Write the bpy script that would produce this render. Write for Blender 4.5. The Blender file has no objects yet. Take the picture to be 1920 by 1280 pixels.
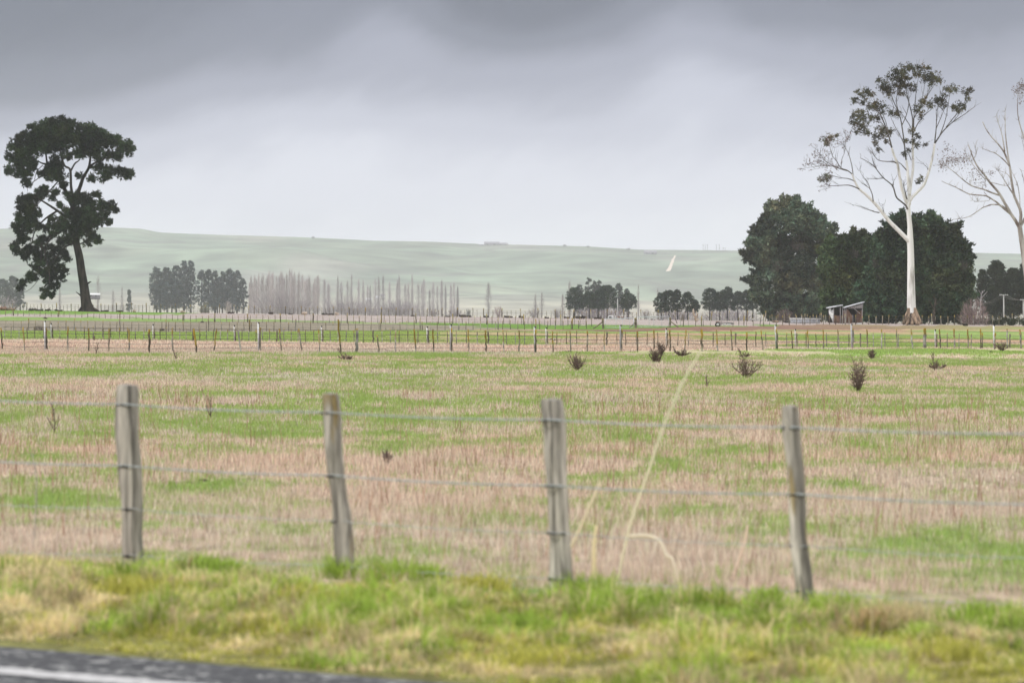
import bpy, math, random
import numpy as np
from mathutils import Vector, Matrix

random.seed(11)
rng = np.random.default_rng(11)
SC = bpy.context.scene
COL = SC.collection

# ------------------------------------------------------------------ camera
H, F, YH, ROLL = 1.5, 8000.0, 574.0, 0.011
TH = math.atan((640 - YH) / F)
_c, _s = math.cos(TH), math.sin(TH)
FW = np.array([0, _c, -_s]); U0 = np.array([0, _s, _c]); R0 = np.array([1.0, 0, 0])
RV = math.cos(ROLL) * R0 + math.sin(ROLL) * U0
UV = math.cos(ROLL) * U0 - math.sin(ROLL) * R0
EYE = np.array([0, 0, H])

def ray(px, py):
    return FW + (px - 960) / F * RV - (py - 640) / F * UV

def P(px, py, Y):
    """world point seen at photo pixel (px,py) at distance Y in front of the camera"""
    d = ray(px, py)
    return EYE + d * (Y / d[1])

def proj(X, Y, Z):
    v0, v1, v2 = X, Y, Z - H
    w = v0 * FW[0] + v1 * FW[1] + v2 * FW[2]
    a = v0 * RV[0] + v1 * RV[1] + v2 * RV[2]
    b = v0 * UV[0] + v1 * UV[1] + v2 * UV[2]
    return 960 + F * a / w, 640 - F * b / w

def smooth(a, b, x):
    t = np.clip((x - a) / (b - a), 0, 1)
    return t * t * (3 - 2 * t)

# ------------------------------------------------------------------ noise
def _hash(ix, iy, seed):
    h = (ix * 374761393 + iy * 668265263 + seed * 362437) & 0xffffffff
    h = ((h ^ (h >> 13)) * 1274126177) & 0xffffffff
    h = h ^ (h >> 16)
    return (h & 0xffff) / 65535.0

def vnoise(x, y, seed=0):
    x = np.asarray(x, float); y = np.asarray(y, float)
    ix = np.floor(x).astype(np.int64); iy = np.floor(y).astype(np.int64)
    fx = x - ix; fy = y - iy
    fx = fx * fx * (3 - 2 * fx); fy = fy * fy * (3 - 2 * fy)
    a = _hash(ix, iy, seed); b = _hash(ix + 1, iy, seed)
    c = _hash(ix, iy + 1, seed); d = _hash(ix + 1, iy + 1, seed)
    return (a * (1 - fx) + b * fx) * (1 - fy) + (c * (1 - fx) + d * fx) * fy

def fbm(x, y, seed=0, n=4):
    t = 0; amp = .5; tot = 0
    for i in range(n):
        t = t + amp * vnoise(np.asarray(x) * 2 ** i, np.asarray(y) * 2 ** i, seed + i * 17)
        tot += amp; amp *= .5
    return t / tot

# ------------------------------------------------------------------ terrain
_PY = [-60, 14, 30, 140, 200, 300, 420, 520, 600, 640, 720, 900, 1500, 2300, 3000, 4500, 6000, 20000]
_PZ = [0, 0, 0, -.30, -.35, -.33, -.28, -.2, -.12, -.15, -.5, -2., -4.2, -6., -8., -12., -14., -14.]

# road edge / verge lines: the road, verge and roadside fence run parallel
def flat(px, py, z=0.0):
    d = ray(px, py); t = (z - H) / d[2]
    return EYE + d * t
_ra, _rb = flat(0, 1215), flat(800, 1282)
RDIR = (_rb - _ra)[:2] / np.linalg.norm((_rb - _ra)[:2])
RN = np.array([-RDIR[1], RDIR[0]])
if RN[1] < 0: RN = -RN                      # points away from the camera, to the paddock

def road_dist(X, Y):
    """distance past the road edge, towards the paddock"""
    return (X - _ra[0]) * RN[0] + (Y - _ra[1]) * RN[1]

RO = .24                                    # the seal runs this far into the verge
def zg(X, Y):
    X = np.asarray(X, float); Y = np.asarray(Y, float)
    z = np.interp(Y, _PY, _PZ)
    t = -.0035 * np.clip(X, -110, 110) * smooth(30, 600, Y) * (1 - smooth(700, 1100, Y))
    q = road_dist(X, Y) - RO
    bump = (fbm(X * 1.6, Y * 1.6, 5) - .5) * .10 * smooth(.05, .6, q) * (1 - smooth(3.6, 4.6, q))
    mound = .05 * smooth(.1, 1.2, q) * (1 - smooth(2.8, 4.4, q))
    und = (fbm(X / 9, Y / 14, 8) - .5) * .12 * smooth(26, 45, Y) * (1 - smooth(520, 620, Y))
    sunk = -.05 * (1 - smooth(-.6, -.02, q))
    return z + t + bump + mound + und + sunk

def G(px, py):
    """where the ray through photo pixel (px,py) meets the paddock"""
    d = ray(px, py); d = d / d[1]
    Y = np.geomspace(10, 1400, 400)
    for _ in range(3):
        hit = H + d[2] * Y < zg(d[0] * Y, Y)
        k = int(np.argmax(hit)) if hit.any() else len(Y) - 1
        a, b = Y[max(k - 1, 0)], Y[k]
        Y = np.linspace(a, b, 40)
    return np.array([d[0] * b, b, float(zg(d[0] * b, b))])

def on_ground(px, Y):
    """ground point at distance Y under photo column px (column taken at the horizon row)"""
    p = P(px, 590, Y)
    return np.array([p[0], Y, float(zg(p[0], Y))])

# hills ------------------------------------------------------------
RIDX = [-400, 0, 200, 265, 300, 360, 420, 560, 640, 700, 800, 900, 960, 1100, 1200, 1320, 1400, 1830, 1920, 2400]
RIDY = [440, 429, 426, 429, 436, 438.5, 440.5, 444.5, 448, 451.5, 453, 457.5, 458.5, 462, 468, 469, 470, 474, 476, 480]
RY = 9000.0
_rx = [P(a, b, RY)[0] for a, b in zip(RIDX, RIDY)]
_rz = [P(a, b, RY)[2] for a, b in zip(RIDX, RIDY)]
def zhill(X, Y):
    X = np.asarray(X, float); Y = np.asarray(Y, float)
    top = np.interp(X, _rx, _rz)
    t = np.clip((Y - 6000) / (RY - 6000), 0, 1)
    prof = .55 * t + .45 * t * t * (3 - 2 * t)
    w = np.sin(np.pi * np.clip(t, 0, 1)) ** .7
    x = X / 1.8; y = Y / 1.8
    wx = x + 160 * (fbm(x / 500, y / 500, 44) - .5)
    spur = np.abs(fbm((wx + .35 * y) / 420, (y - .3 * wx) / 900, 31, 4) - .5) * 2
    n2 = fbm((wx - .5 * y) / 240, y / 500, 37, 3) - .5
    z = -16 + (top + 16) * prof + w * (62 * (spur - .35) + 44 * n2)
    back = np.clip((Y - RY) / 900, 0, 1)
    return z - back * 60

def GH(px, py):
    d = ray(px, py); d = d / d[1]
    Y = np.arange(6000., 9050., 6.)
    hit = H + d[2] * Y < zhill(d[0] * Y, Y)
    Yk = Y[int(np.argmax(hit))] if hit.any() else RY - 20
    return np.array([d[0] * Yk, Yk, float(zhill(d[0] * Yk, Yk))])

# ------------------------------------------------------------------ materials
def new_mat(name):
    m = bpy.data.materials.new(name); m.use_nodes = True
    nt = m.node_tree
    b = nt.nodes['Principled BSDF']
    return m, nt, b

def mat_noise(name, c1, c2, scale=(8, 8, 8), rough=.8, detail=5, bump=0.0, lo=.35, hi=.65, metallic=0., c3=None, spec=.25):
    m, nt, b = new_mat(name)
    tc = nt.nodes.new('ShaderNodeTexCoord'); mp = nt.nodes.new('ShaderNodeMapping')
    mp.inputs['Scale'].default_value = scale
    nz = nt.nodes.new('ShaderNodeTexNoise'); nz.inputs['Scale'].default_value = 1; nz.inputs['Detail'].default_value = detail
    rp = nt.nodes.new('ShaderNodeValToRGB')
    rp.color_ramp.elements[0].position = lo; rp.color_ramp.elements[0].color = (*c1, 1)
    rp.color_ramp.elements[1].position = hi; rp.color_ramp.elements[1].color = (*c2, 1)
    if c3:
        e = rp.color_ramp.elements.new(min(.95, hi + .1)); e.color = (*c3, 1)
    nt.links.new(tc.outputs['Object'], mp.inputs[0]); nt.links.new(mp.outputs[0], nz.inputs['Vector'])
    nt.links.new(nz.outputs['Fac'], rp.inputs[0]); nt.links.new(rp.outputs[0], b.inputs['Base Color'])
    b.inputs['Roughness'].default_value = rough; b.inputs['Metallic'].default_value = metallic
    b.inputs['Specular IOR Level'].default_value = spec
    if bump:
        bp = nt.nodes.new('ShaderNodeBump'); bp.inputs['Strength'].default_value = bump; bp.inputs['Distance'].default_value = .02
        nt.links.new(nz.outputs['Fac'], bp.inputs['Height']); nt.links.new(bp.outputs[0], b.inputs['Normal'])
    return m

def mat_attr(name, rough=.8, translucent=0.0, noise=None, spec=.15):
    """colour comes from the mesh's own colour attribute; optional procedural mottling"""
    m, nt, b = new_mat(name)
    at = nt.nodes.new('ShaderNodeAttribute'); at.attribute_name = 'Col'
    src = at.outputs['Color']
    if noise:
        tc = nt.nodes.new('ShaderNodeTexCoord'); mp = nt.nodes.new('ShaderNodeMapping'); mp.inputs['Scale'].default_value = noise
        nz = nt.nodes.new('ShaderNodeTexNoise'); nz.inputs['Scale'].default_value = 1; nz.inputs['Detail'].default_value = 6
        mr = nt.nodes.new('ShaderNodeMapRange'); mr.inputs[1].default_value = .3; mr.inputs[2].default_value = .7
        mr.inputs[3].default_value = .55; mr.inputs[4].default_value = 1.35
        vm = nt.nodes.new('ShaderNodeVectorMath'); vm.operation = 'SCALE'
        nt.links.new(tc.outputs['Object'], mp.inputs[0]); nt.links.new(mp.outputs[0], nz.inputs['Vector'])
        nt.links.new(nz.outputs['Fac'], mr.inputs[0]); nt.links.new(src, vm.inputs[0]); nt.links.new(mr.outputs[0], vm.inputs['Scale'])
        src = vm.outputs[0]
    nt.links.new(src, b.inputs['Base Color'])
    b.inputs['Roughness'].default_value = rough; b.inputs['Specular IOR Level'].default_value = spec
    if translucent:
        tr = nt.nodes.new('ShaderNodeBsdfTranslucent'); nt.links.new(src, tr.inputs[0])
        mx = nt.nodes.new('ShaderNodeMixShader'); mx.inputs[0].default_value = translucent
        nt.links.new(b.outputs[0], mx.inputs[1]); nt.links.new(tr.outputs[0], mx.inputs[2])
        nt.links.new(mx.outputs[0], nt.nodes['Material Output'].inputs[0])
    return m

def mat_plain(name, c, rough=.6, metallic=0.):
    return mat_noise(name, tuple(x * .82 for x in c), c, (3, 3, 3), rough, metallic=metallic)

M = {}
M['blade'] = mat_attr('grass_blade', .75, .45)
M['ground'] = mat_attr('paddock_soil', .95, 0, (6, 1.2, 4), 0.05)
M['hill'] = mat_attr('hill_pasture', .95, 0, (.011, .011, .011), .05)
M['needle'] = mat_attr('conifer_needles', .6, .0, None, .2)
M['gumleaf'] = mat_attr('gum_leaves', .5, .12, None, .3)
M['twig'] = mat_attr('bare_twigs', .85)
M['wood'] = mat_attr('weathered_post_wood', .9, 0, (5, 5, 1.5), .1)
M['frontwood'] = mat_attr('split_post_wood', .9, 0, (60, 60, 5), .1)
M['pinebark'] = mat_noise('pine_bark', (.012, .010, .009), (.060, .046, .038), (2.5, 2.5, .7), .95, 6, .8)
M['gumbark'] = mat_noise('pale_gum_bark', (.40, .38, .34), (.84, .83, .80), (1.1, 1.1, .22), .7, 7, .25, .30, .46)
M['peelbark'] = mat_noise('peeling_brown_bark', (.05, .035, .025), (.42, .30, .21), (2.6, 2.6, .25), .9, 6, .8, .38, .62)
M['deadwood'] = mat_noise('dead_wood', (.05, .045, .04), (.16, .14, .12), (2, 2, .6), .9)
M['greybark'] = mat_noise('grey_gum_bark', (.16, .12, .10), (.50, .47, .44), (1.5, 1.5, .3), .8, 6, .2, .35, .6)
M['wire'] = mat_noise('galvanised_wire', (.32, .35, .34), (.50, .53, .52), (40, 40, 40), .55, metallic=.3)
M['rustwire'] = mat_noise('old_wire', (.10, .09, .08), (.22, .2, .18), (4, 4, 4), .7)
M['staple'] = mat_noise('dark_staple', (.02, .018, .016), (.06, .05, .045), (40, 40, 40), .7)
M['white'] = mat_noise('weathered_white_paint', (.55, .55, .53), (.82, .82, .80), (3, 3, 3), .6)
M['black'] = mat_noise('black_plastic', (.008, .008, .008), (.02, .02, .02), (9, 9, 9), .5)
M['galv'] = mat_noise('galvanised_tube', (.45, .47, .50), (.66, .68, .72), (5, 5, 5), .45, metallic=.2)
M['rust'] = mat_noise('rusty_iron', (.14, .075, .05), (.30, .19, .14), (3, 3, .8), .9)
M['board'] = mat_noise('grey_boards', (.20, .18, .18), (.48, .45, .45), (9, 9, .6), .9, 5, .3)
M['darkin'] = mat_noise('interior_shade', (.012, .010, .010), (.04, .034, .03), (3, 3, 1), .9)  # near-black colour stands in for the shade inside shed and barns
M['roofiron'] = mat_noise('pale_roof_iron', (.50, .51, .54), (.78, .79, .83), (2, 6, 2), .5)
M['trackdirt'] = mat_noise('clay_track', (.55, .44, .34), (.78, .66, .54), (.2, .2, .2), .9)
M['barnwall'] = mat_noise('barn_wall', (.14, .12, .14), (.26, .23, .25), (.5, .5, .5), .8)
M['barnroof'] = mat_noise('barn_roof', (.16, .14, .18), (.28, .25, .28), (.3, .3, .3), .6)
M['log'] = mat_noise('rotting_log', (.012, .010, .009), (.09, .07, .055), (3, 3, 3), .95, 6, .8)
M['cutwood'] = mat_noise('cut_wood', (.28, .20, .14), (.58, .48, .38), (5, 5, 2), .9)
M['feather'] = mat_attr('plumage', .8)
M['concrete'] = mat_noise('concrete_pole', (.42, .42, .40), (.62, .62, .58), (1, 1, .4), .8)
M['tyre'] = mat_noise('tyre_rubber', (.015, .015, .015), (.04, .04, .04), (9, 9, 9), .8)

# road
def road_mat():
    m, nt, b = new_mat('chipseal')
    tc = nt.nodes.new('ShaderNodeTexCoord')
    vo = nt.nodes.new('ShaderNodeTexVoronoi'); vo.inputs['Scale'].default_value = 26
    nz = nt.nodes.new('ShaderNodeTexNoise'); nz.inputs['Scale'].default_value = 3; nz.inputs['Detail'].default_value = 8
    rp = nt.nodes.new('ShaderNodeValToRGB')
    e = rp.color_ramp.elements
    e[0].position = .0; e[0].color = (.014, .015, .017, 1); e[1].position = 1; e[1].color = (.50, .50, .47, 1)
    k = e.new(.55); k.color = (.036, .036, .039, 1); k = e.new(.80); k.color = (.062, .062, .065, 1)
    add = nt.nodes.new('ShaderNodeMath'); add.operation = 'MULTIPLY_ADD'; add.inputs[1].default_value = .7; add.inputs[2].default_value = 0
    sep = nt.nodes.new('ShaderNodeSeparateColor')
    ad2 = nt.nodes.new('ShaderNodeMath'); ad2.operation = 'MULTIPLY_ADD'; ad2.inputs[1].default_value = .45
    nt.links.new(tc.outputs['Object'], vo.inputs['Vector']); nt.links.new(tc.outputs['Object'], nz.inputs['Vector'])
    nt.links.new(vo.outputs['Color'], sep.inputs[0]); nt.links.new(sep.outputs[0], add.inputs[0])
    nt.links.new(nz.outputs['Fac'], ad2.inputs[0]); nt.links.new(add.outputs[0], ad2.inputs[2])
    nt.links.new(ad2.outputs[0], rp.inputs[0]); nt.links.new(rp.outputs[0], b.inputs['Base Color'])
    bp = nt.nodes.new('ShaderNodeBump'); bp.inputs['Strength'].default_value = .8; bp.inputs['Distance'].default_value = .01
    nt.links.new(vo.outputs['Distance'], bp.inputs['Height']); nt.links.new(bp.outputs[0], b.inputs['Normal'])
    b.inputs['Roughness'].default_value = .85
    return m
M['road'] = road_mat()
M['paint'] = mat_noise('road_paint', (.13, .13, .13), (.50, .49, .48), (14, 14, 14), .8, 9, .4, .30, .50)

# ------------------------------------------------------------------ mesh builder
class MB:
    def __init__(self):
        self.v = []; self.f = []; self.c = []; self.n = 0
    def add(self, v, f, col=None):
        v = np.asarray(v, float).reshape(-1, 3); f = np.asarray(f, np.int64)
        self.v.append(v); self.f.append(f + self.n)
        if col is None: col = (.5, .5, .5)
        c = np.asarray(col, float)
        if c.ndim == 1: c = np.tile(c, (len(v), 1))
        self.c.append(c); self.n += len(v)
        return self
    def box(self, c, s, rz=0.0, rx=0.0, ry=0.0, col=None):
        x, y, z = [q / 2 for q in s]
        v = np.array([(-x, -y, -z), (x, -y, -z), (x, y, -z), (-x, y, -z), (-x, -y, z), (x, -y, z), (x, y, z), (-x, y, z)])
        if rz or rx or ry:
            R = np.array((Matrix.Rotation(rz, 3, 'Z') @ Matrix.Rotation(ry, 3, 'Y') @ Matrix.Rotation(rx, 3, 'X')))
            v = v @ R.T
        self.add(v + np.asarray(c), [(0, 3, 2, 1), (4, 5, 6, 7), (0, 1, 5, 4), (1, 2, 6, 5), (2, 3, 7, 6), (3, 0, 4, 7)], col)
        return self
    def tube(self, pts, rad, sides=6, cap=True, jitter=0.0, col=None):
        pts = np.asarray(pts, float); n = len(pts)
        rad = np.broadcast_to(np.asarray(rad, float), (n,))
        t = np.gradient(pts, axis=0); t /= np.linalg.norm(t, axis=1)[:, None] + 1e-9
        ref = np.array([0.31, .95, 0.05]) if abs(t[0][1]) < .8 else np.array([1., 0, 0])
        u = np.cross(t, ref); u /= np.linalg.norm(u, axis=1)[:, None] + 1e-9
        w = np.cross(t, u)
        a = np.arange(sides) * 2 * math.pi / sides
        ring = (np.cos(a)[None, :, None] * u[:, None, :] + np.sin(a)[None, :, None] * w[:, None, :])
        rr = rad[:, None, None]
        if jitter:
            side = 1 + jitter * (rng.random(sides) - .5) * 2
            rr = rr * side[None, :, None] * (1 + jitter * .4 * (rng.random((n, sides))[:, :, None] - .5))
        v = (pts[:, None, :] + ring * rr).reshape(-1, 3)
        i = np.arange(n - 1)[:, None] * sides; k = np.arange(sides)[None, :]; k2 = (k + 1) % sides
        f = np.stack([i + k, i + k2, i + sides + k2, i + sides + k], -1).reshape(-1, 4)
        if col is not None:
            col = np.asarray(col, float)
            if col.ndim == 2 and len(col) == n: col = np.repeat(col, sides, 0)
        self.add(v, f, col)
        if cap:
            for e, rev in ((0, True), (n - 1, False)):
                idx = self.n - n * sides + e * sides + np.arange(sides)
                fl = list(idx[::-1] if rev else idx)
                self.f.append(np.array([fl], np.int64))
        return self
    def build(self, name, mat, parent=None, loc=None, smoothed=False):
        me = bpy.data.meshes.new(name)
        V = np.concatenate(self.v); C = np.concatenate(self.c)
        nl = sum(f.size for f in self.f)
        starts = []; idx = []; s = 0
        for f in self.f:
            if f.size == 0: continue
            k = f.shape[1]
            starts.append(s + np.arange(len(f)) * k); s += f.size; idx.append(f.reshape(-1))
        starts = np.concatenate(starts); idx = np.concatenate(idx)
        me.vertices.add(len(V)); me.vertices.foreach_set('co', V.astype(np.float32).ravel())
        me.loops.add(len(idx)); me.loops.foreach_set('vertex_index', idx.astype(np.int32))
        me.polygons.add(len(starts)); me.polygons.foreach_set('loop_start', starts.astype(np.int32))
        at = me.attributes.new('Col', 'FLOAT_COLOR', 'POINT')
        at.data.foreach_set('color', np.concatenate([C, np.ones((len(C), 1))], 1).astype(np.float32).ravel())
        me.update(calc_edges=True)
        if smoothed: me.polygons.foreach_set('use_smooth', np.ones(len(starts), bool))
        me.materials.append(mat)
        o = bpy.data.objects.new(name, me); COL.objects.link(o)
        if parent is not None: o.parent = parent
        if loc is not None: o.location = loc
        return o

def tag(o, label=None, cat=None, group=None, kind=None):
    if label: o['label'] = label
    if cat: o['category'] = cat
    if group: o['group'] = group
    if kind: o['kind'] = kind
    return o

def thing(name, loc, label, cat, group=None, rz=0.):
    o = bpy.data.objects.new(name, None); COL.objects.link(o)
    o.location = tuple(float(x) for x in loc); o.rotation_euler = (0, 0, rz); o.empty_display_size = .2
    return tag(o, label, cat, group)

def curve(pts, n=6):
    """Catmull-Rom through the points"""
    p = np.asarray(pts, float)
    if len(p) < 3: 
        t = np.linspace(0, 1, n + 1)[:, None]; return p[0] * (1 - t) + p[-1] * t
    q = np.vstack([2 * p[0] - p[1], p, 2 * p[-1] - p[-2]]); out = []
    for i in range(1, len(q) - 2):
        for k in range(n):
            t = k / n; a, b, c, d = q[i - 1], q[i], q[i + 1], q[i + 2]
            out.append(.5 * (2 * b + (c - a) * t + (2 * a - 5 * b + 4 * c - d) * t * t + (3 * b - a - 3 * c + d) * t ** 3))
    out.append(p[-1]); return np.array(out)

def rand_dirs(n):
    v = rng.normal(size=(n, 3)); return v / np.linalg.norm(v, axis=1)[:, None]

def leaf_tris(mb, cen, size, cols, long=1.0, bias=None):
    """one triangular leaf spray per centre"""
    n = len(cen)
    a = rand_dirs(n)
    if bias is not None:
        a = a + bias; a /= np.linalg.norm(a, axis=1)[:, None] + 1e-9
    b = np.cross(a, rand_dirs(n)); b /= np.linalg.norm(b, axis=1)[:, None] + 1e-9
    s = (size * (.6 + .8 * rng.random(n)))[:, None]
    v = np.stack([cen - b * s * .5, cen + b * s * .5, cen + a * s * long], 1).reshape(-1, 3)
    f = np.arange(3 * n).reshape(-1, 3)
    mb.add(v, f, np.repeat(cols, 3, 0))

def clump_leaves(mb, clumps, per, size, base, var=.35, long=1.2, shell=.55):
    """clumps: list of (centre, radius); each a ragged tuft of many leaf sprays"""
    for c, r in clumps:
        n = max(6, int(per * (1 + .3 * (rng.random() - .5))))
        d = rand_dirs(n); rad = r * (shell + (1.12 - shell) * rng.random(n) ** .6)
        d2 = d * np.array([1, 1, .8])
        pts = np.asarray(c) + d2 * rad[:, None]
        hue = 1 + var * (rng.random() - .5) * 2
        warm = rng.random() * .35
        col = np.asarray(base) * hue * np.array([1 + warm, 1, 1 - .2 * warm])
        cols = col[None, :] * (1 + .5 * (rng.random((n, 1)) - .5))
        leaf_tris(mb, pts, np.full(n, size), cols, long, d * .9 + np.array([0, 0, .35]))

def tufts(mb, cens, rad, per, size, base, var=.4, long=1.5, up=.35, grain=0.0):
    """many small ragged tufts at once: centres (n,3)"""
    cens = np.asarray(cens); n = len(cens)
    rad = np.broadcast_to(np.asarray(rad, float), (n,))
    hue = 1 + var * (rng.random(n) - .5) * 2; warm = rng.random(n) * .45
    if grain:                                        # whole boughs differ: fresher or duller growth
        g1 = fbm(cens[:, 0] / grain + 40, cens[:, 2] / grain + 9, 611, 3); g2 = fbm(cens[:, 0] / grain + 7, cens[:, 2] / grain + 31, 617, 3)
        hue = hue * (.45 + 1.15 * smooth(.28, .72, g1)); warm = warm + .4 * smooth(.5, .75, g2)
    col = np.asarray(base)[None] * hue[:, None] * np.stack([1 + warm, np.ones(n), 1 - .25 * warm], 1)
    c = np.repeat(cens, per, 0); r = np.repeat(rad, per); m = n * per
    d = rand_dirs(m); pts = c + d * (r * rng.random(m) ** .6)[:, None]
    leaf_tris(mb, pts, np.full(m, size), np.repeat(col, per, 0) * (.75 + .5 * rng.random((m, 1))), long, d + np.array([0, 0, up]))

# ------------------------------------------------------------------ field colours
STRAW = np.array([.56, .425, .32]); PINK = np.array([.52, .385, .305]); GREEN = np.array([.24, .36, .085])
DGREEN = np.array([.16, .28, .05]); GREYP = np.array([.40, .335, .30]); BROWNG = np.array([.28, .245, .18])
DIRT = np.array([.23, .135, .10]); TAN = np.array([.45, .30, .19]); SOIL = np.array([.20, .15, .10])

def lerp(x, xs, ys): return np.interp(x, xs, ys)
_bY = [20, 25, 28, 32, 36, 42, 46, 52, 62, 75, 90, 110, 130, 155, 170]
_bV = [.3, .34, .46, .50, .42, .22, .34, .62, .46, .50, .42, .52, .44, .62, .6]

def greenness(X, Y):
    n1 = .5 * fbm(X / 2.8 + 3, Y / 6.5, 61, 3) + .5 * fbm(X / 1.1 + 3, Y / 3.2, 63, 4); n2 = fbm(X / .5, Y / .9, 71, 3)
    b = np.interp(Y, _bY, _bV)
    v = b + (n1 - .5) * 2.1 + (n2 - .5) * 1.9
    return smooth(-.08, 1.12, v)

def zone(X, Y):
    """colour and greenness of the paddocks (field boundaries follow the fences)"""
    Z = zg(X, Y); px, py = proj(X, Y, Z)
    wob = (fbm(X / 4, Y / 18, 81, 3) - .5)
    py = py + wob * 5
    g = greenness(X, Y)
    n = fbm(X / 2.5, Y / 14, 91, 4); n3 = fbm(X / 8, Y / 30, 95, 4)
    L1 = lerp(px, [0, 250, 330, 420, 1920], [589, 589, 590, 585, 570])
    L2 = lerp(px, [0, 250, 500, 700, 900, 1100, 1300, 1500, 1920], [594, 596.5, 600, 604, 606, 609, 610, 609.5, 610])
    L3 = lerp(px, [0, 250, 500, 700, 850, 1000, 1130, 1300, 1420, 1500, 1920], [600, 602.5, 603.5, 606, 611, 617, 617.5, 613, 612, 609.5, 610])
    L4 = lerp(px, [0, 480, 720, 950, 1130, 1300, 1450, 1600, 1920], [621, 622, 620, 619, 621.5, 620.5, 618, 617.5, 617])
    L5 = lerp(px, [0, 480, 700, 960, 1200, 1440, 1680, 1920], [635, 641, 642.5, 645.5, 648.5, 650.5, 652, 653])
    L6 = lerp(px, [0, 480, 720, 960, 1200, 1440, 1680, 1920], [664, 661, 660, 660, 658, 655.5, 654.5, 653.5])
    L7 = lerp(px, [0, 480, 960, 1200, 1440, 1680, 1920], [672, 670, 673, 665, 661, 666, 662])
    gg = g[..., None]
    col = STRAW * (1 - gg) + GREEN * gg
    gv = g.copy()
    def put(mask, c, gval):
        nonlocal col, gv
        m = mask[..., None]
        col = np.where(m, c, col); gv = np.where(mask, gval, gv)
    gr = smooth(.35, .6, n)[..., None]
    put((py < L7) & (py >= L6), GREEN * .95 * (.35 + .65 * gr) + STRAW * .65 * (1 - gr), .75 * gr[..., 0] + .15)
    put((py < L6) & (py >= L5), PINK * (.9 + .3 * (n[..., None] - .5)), .05)
    k5 = smooth(.40, .58, n3)[..., None] * smooth(500, 1150, px)[..., None]
    put((py < L5) & (py >= L4), (GREEN * .86 + STRAW * .06) * (1 - k5) + TAN * .95 * k5, 1 - k5[..., 0])
    dirtm = smooth(1000, 1080, px) * (1 - smooth(1420, 1900, px) * .75)
    dm = np.clip(dirtm + (n3 - .5) * .6, 0, 1)[..., None]
    rightc = DIRT * 1.0 * dm + (TAN * .5 + GREEN * .5) * .9 * (1 - dm)
    leftc = BROWNG * (.9 + .5 * (n[..., None] - .5))
    rr = smooth(960, 1060, px)[..., None]
    put((py < L4) & (py >= L3), leftc * (1 - rr) + rightc * rr, .2)
    put((py < L3) & (py >= L2), DGREEN * (.85 + .5 * (n[..., None] - .5)) + BROWNG * .25 * (px[..., None] < 800), .9)
    put((py < L2) & (py >= L1), GREYP * (.95 + .3 * (n[..., None] - .5)), .1)
    put(py < L1, DGREEN, .9)
    far = smooth(700, 1000, Y)[..., None]
    valley = np.array([.24, .24, .13]) * (.8 + .5 * (fbm(X / 40, Y / 200, 77)[..., None] - .2))
    col = col * (1 - far) + valley * far
    return col, gv

# ------------------------------------------------------------------ ground sheet
def build_ground():
    rows = [-45, -20, 0, 8]
    y = 12.0
    while y < 30: rows.append(y); y += .12
    while y < 760: rows.append(y); y += max(.16, y * y / 9000.0)
    while y < 10900: rows.append(y); y *= 1.05
    rows = np.array(rows)
    u = np.concatenate([np.linspace(-1, -.2, 12, endpoint=False), np.linspace(-.2, .2, 230), np.linspace(.2, 1, 13)[1:]])
    YY = rows[:, None] * np.ones_like(u)[None, :]
    half = np.clip(14 + .80 * np.abs(rows), 14, 2500)
    XX = half[:, None] * u[None, :]
    ZZ = zg(XX, YY)
    hide = smooth(5800, 6300, YY)
    ZZ = ZZ - hide * 8
    colr, _ = zone(XX, np.maximum(YY, 14))
    q = road_dist(XX, YY)
    vg = (1 - smooth(3.2, 4.2, q))[..., None] * (YY < 60)[..., None]
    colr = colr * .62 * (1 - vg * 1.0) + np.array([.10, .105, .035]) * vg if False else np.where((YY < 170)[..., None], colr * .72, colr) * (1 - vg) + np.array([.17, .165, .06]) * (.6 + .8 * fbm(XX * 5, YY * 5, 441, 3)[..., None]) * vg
    n, m = YY.shape
    i = np.arange(n - 1)[:, None] * m; k = np.arange(m - 1)[None, :]
    f = np.stack([i + k, i + k + 1, i + m + k + 1, i + m + k], -1).reshape(-1, 4)
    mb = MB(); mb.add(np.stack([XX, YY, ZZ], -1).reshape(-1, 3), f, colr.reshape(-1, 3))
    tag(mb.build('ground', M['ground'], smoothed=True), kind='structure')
build_ground()

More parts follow.
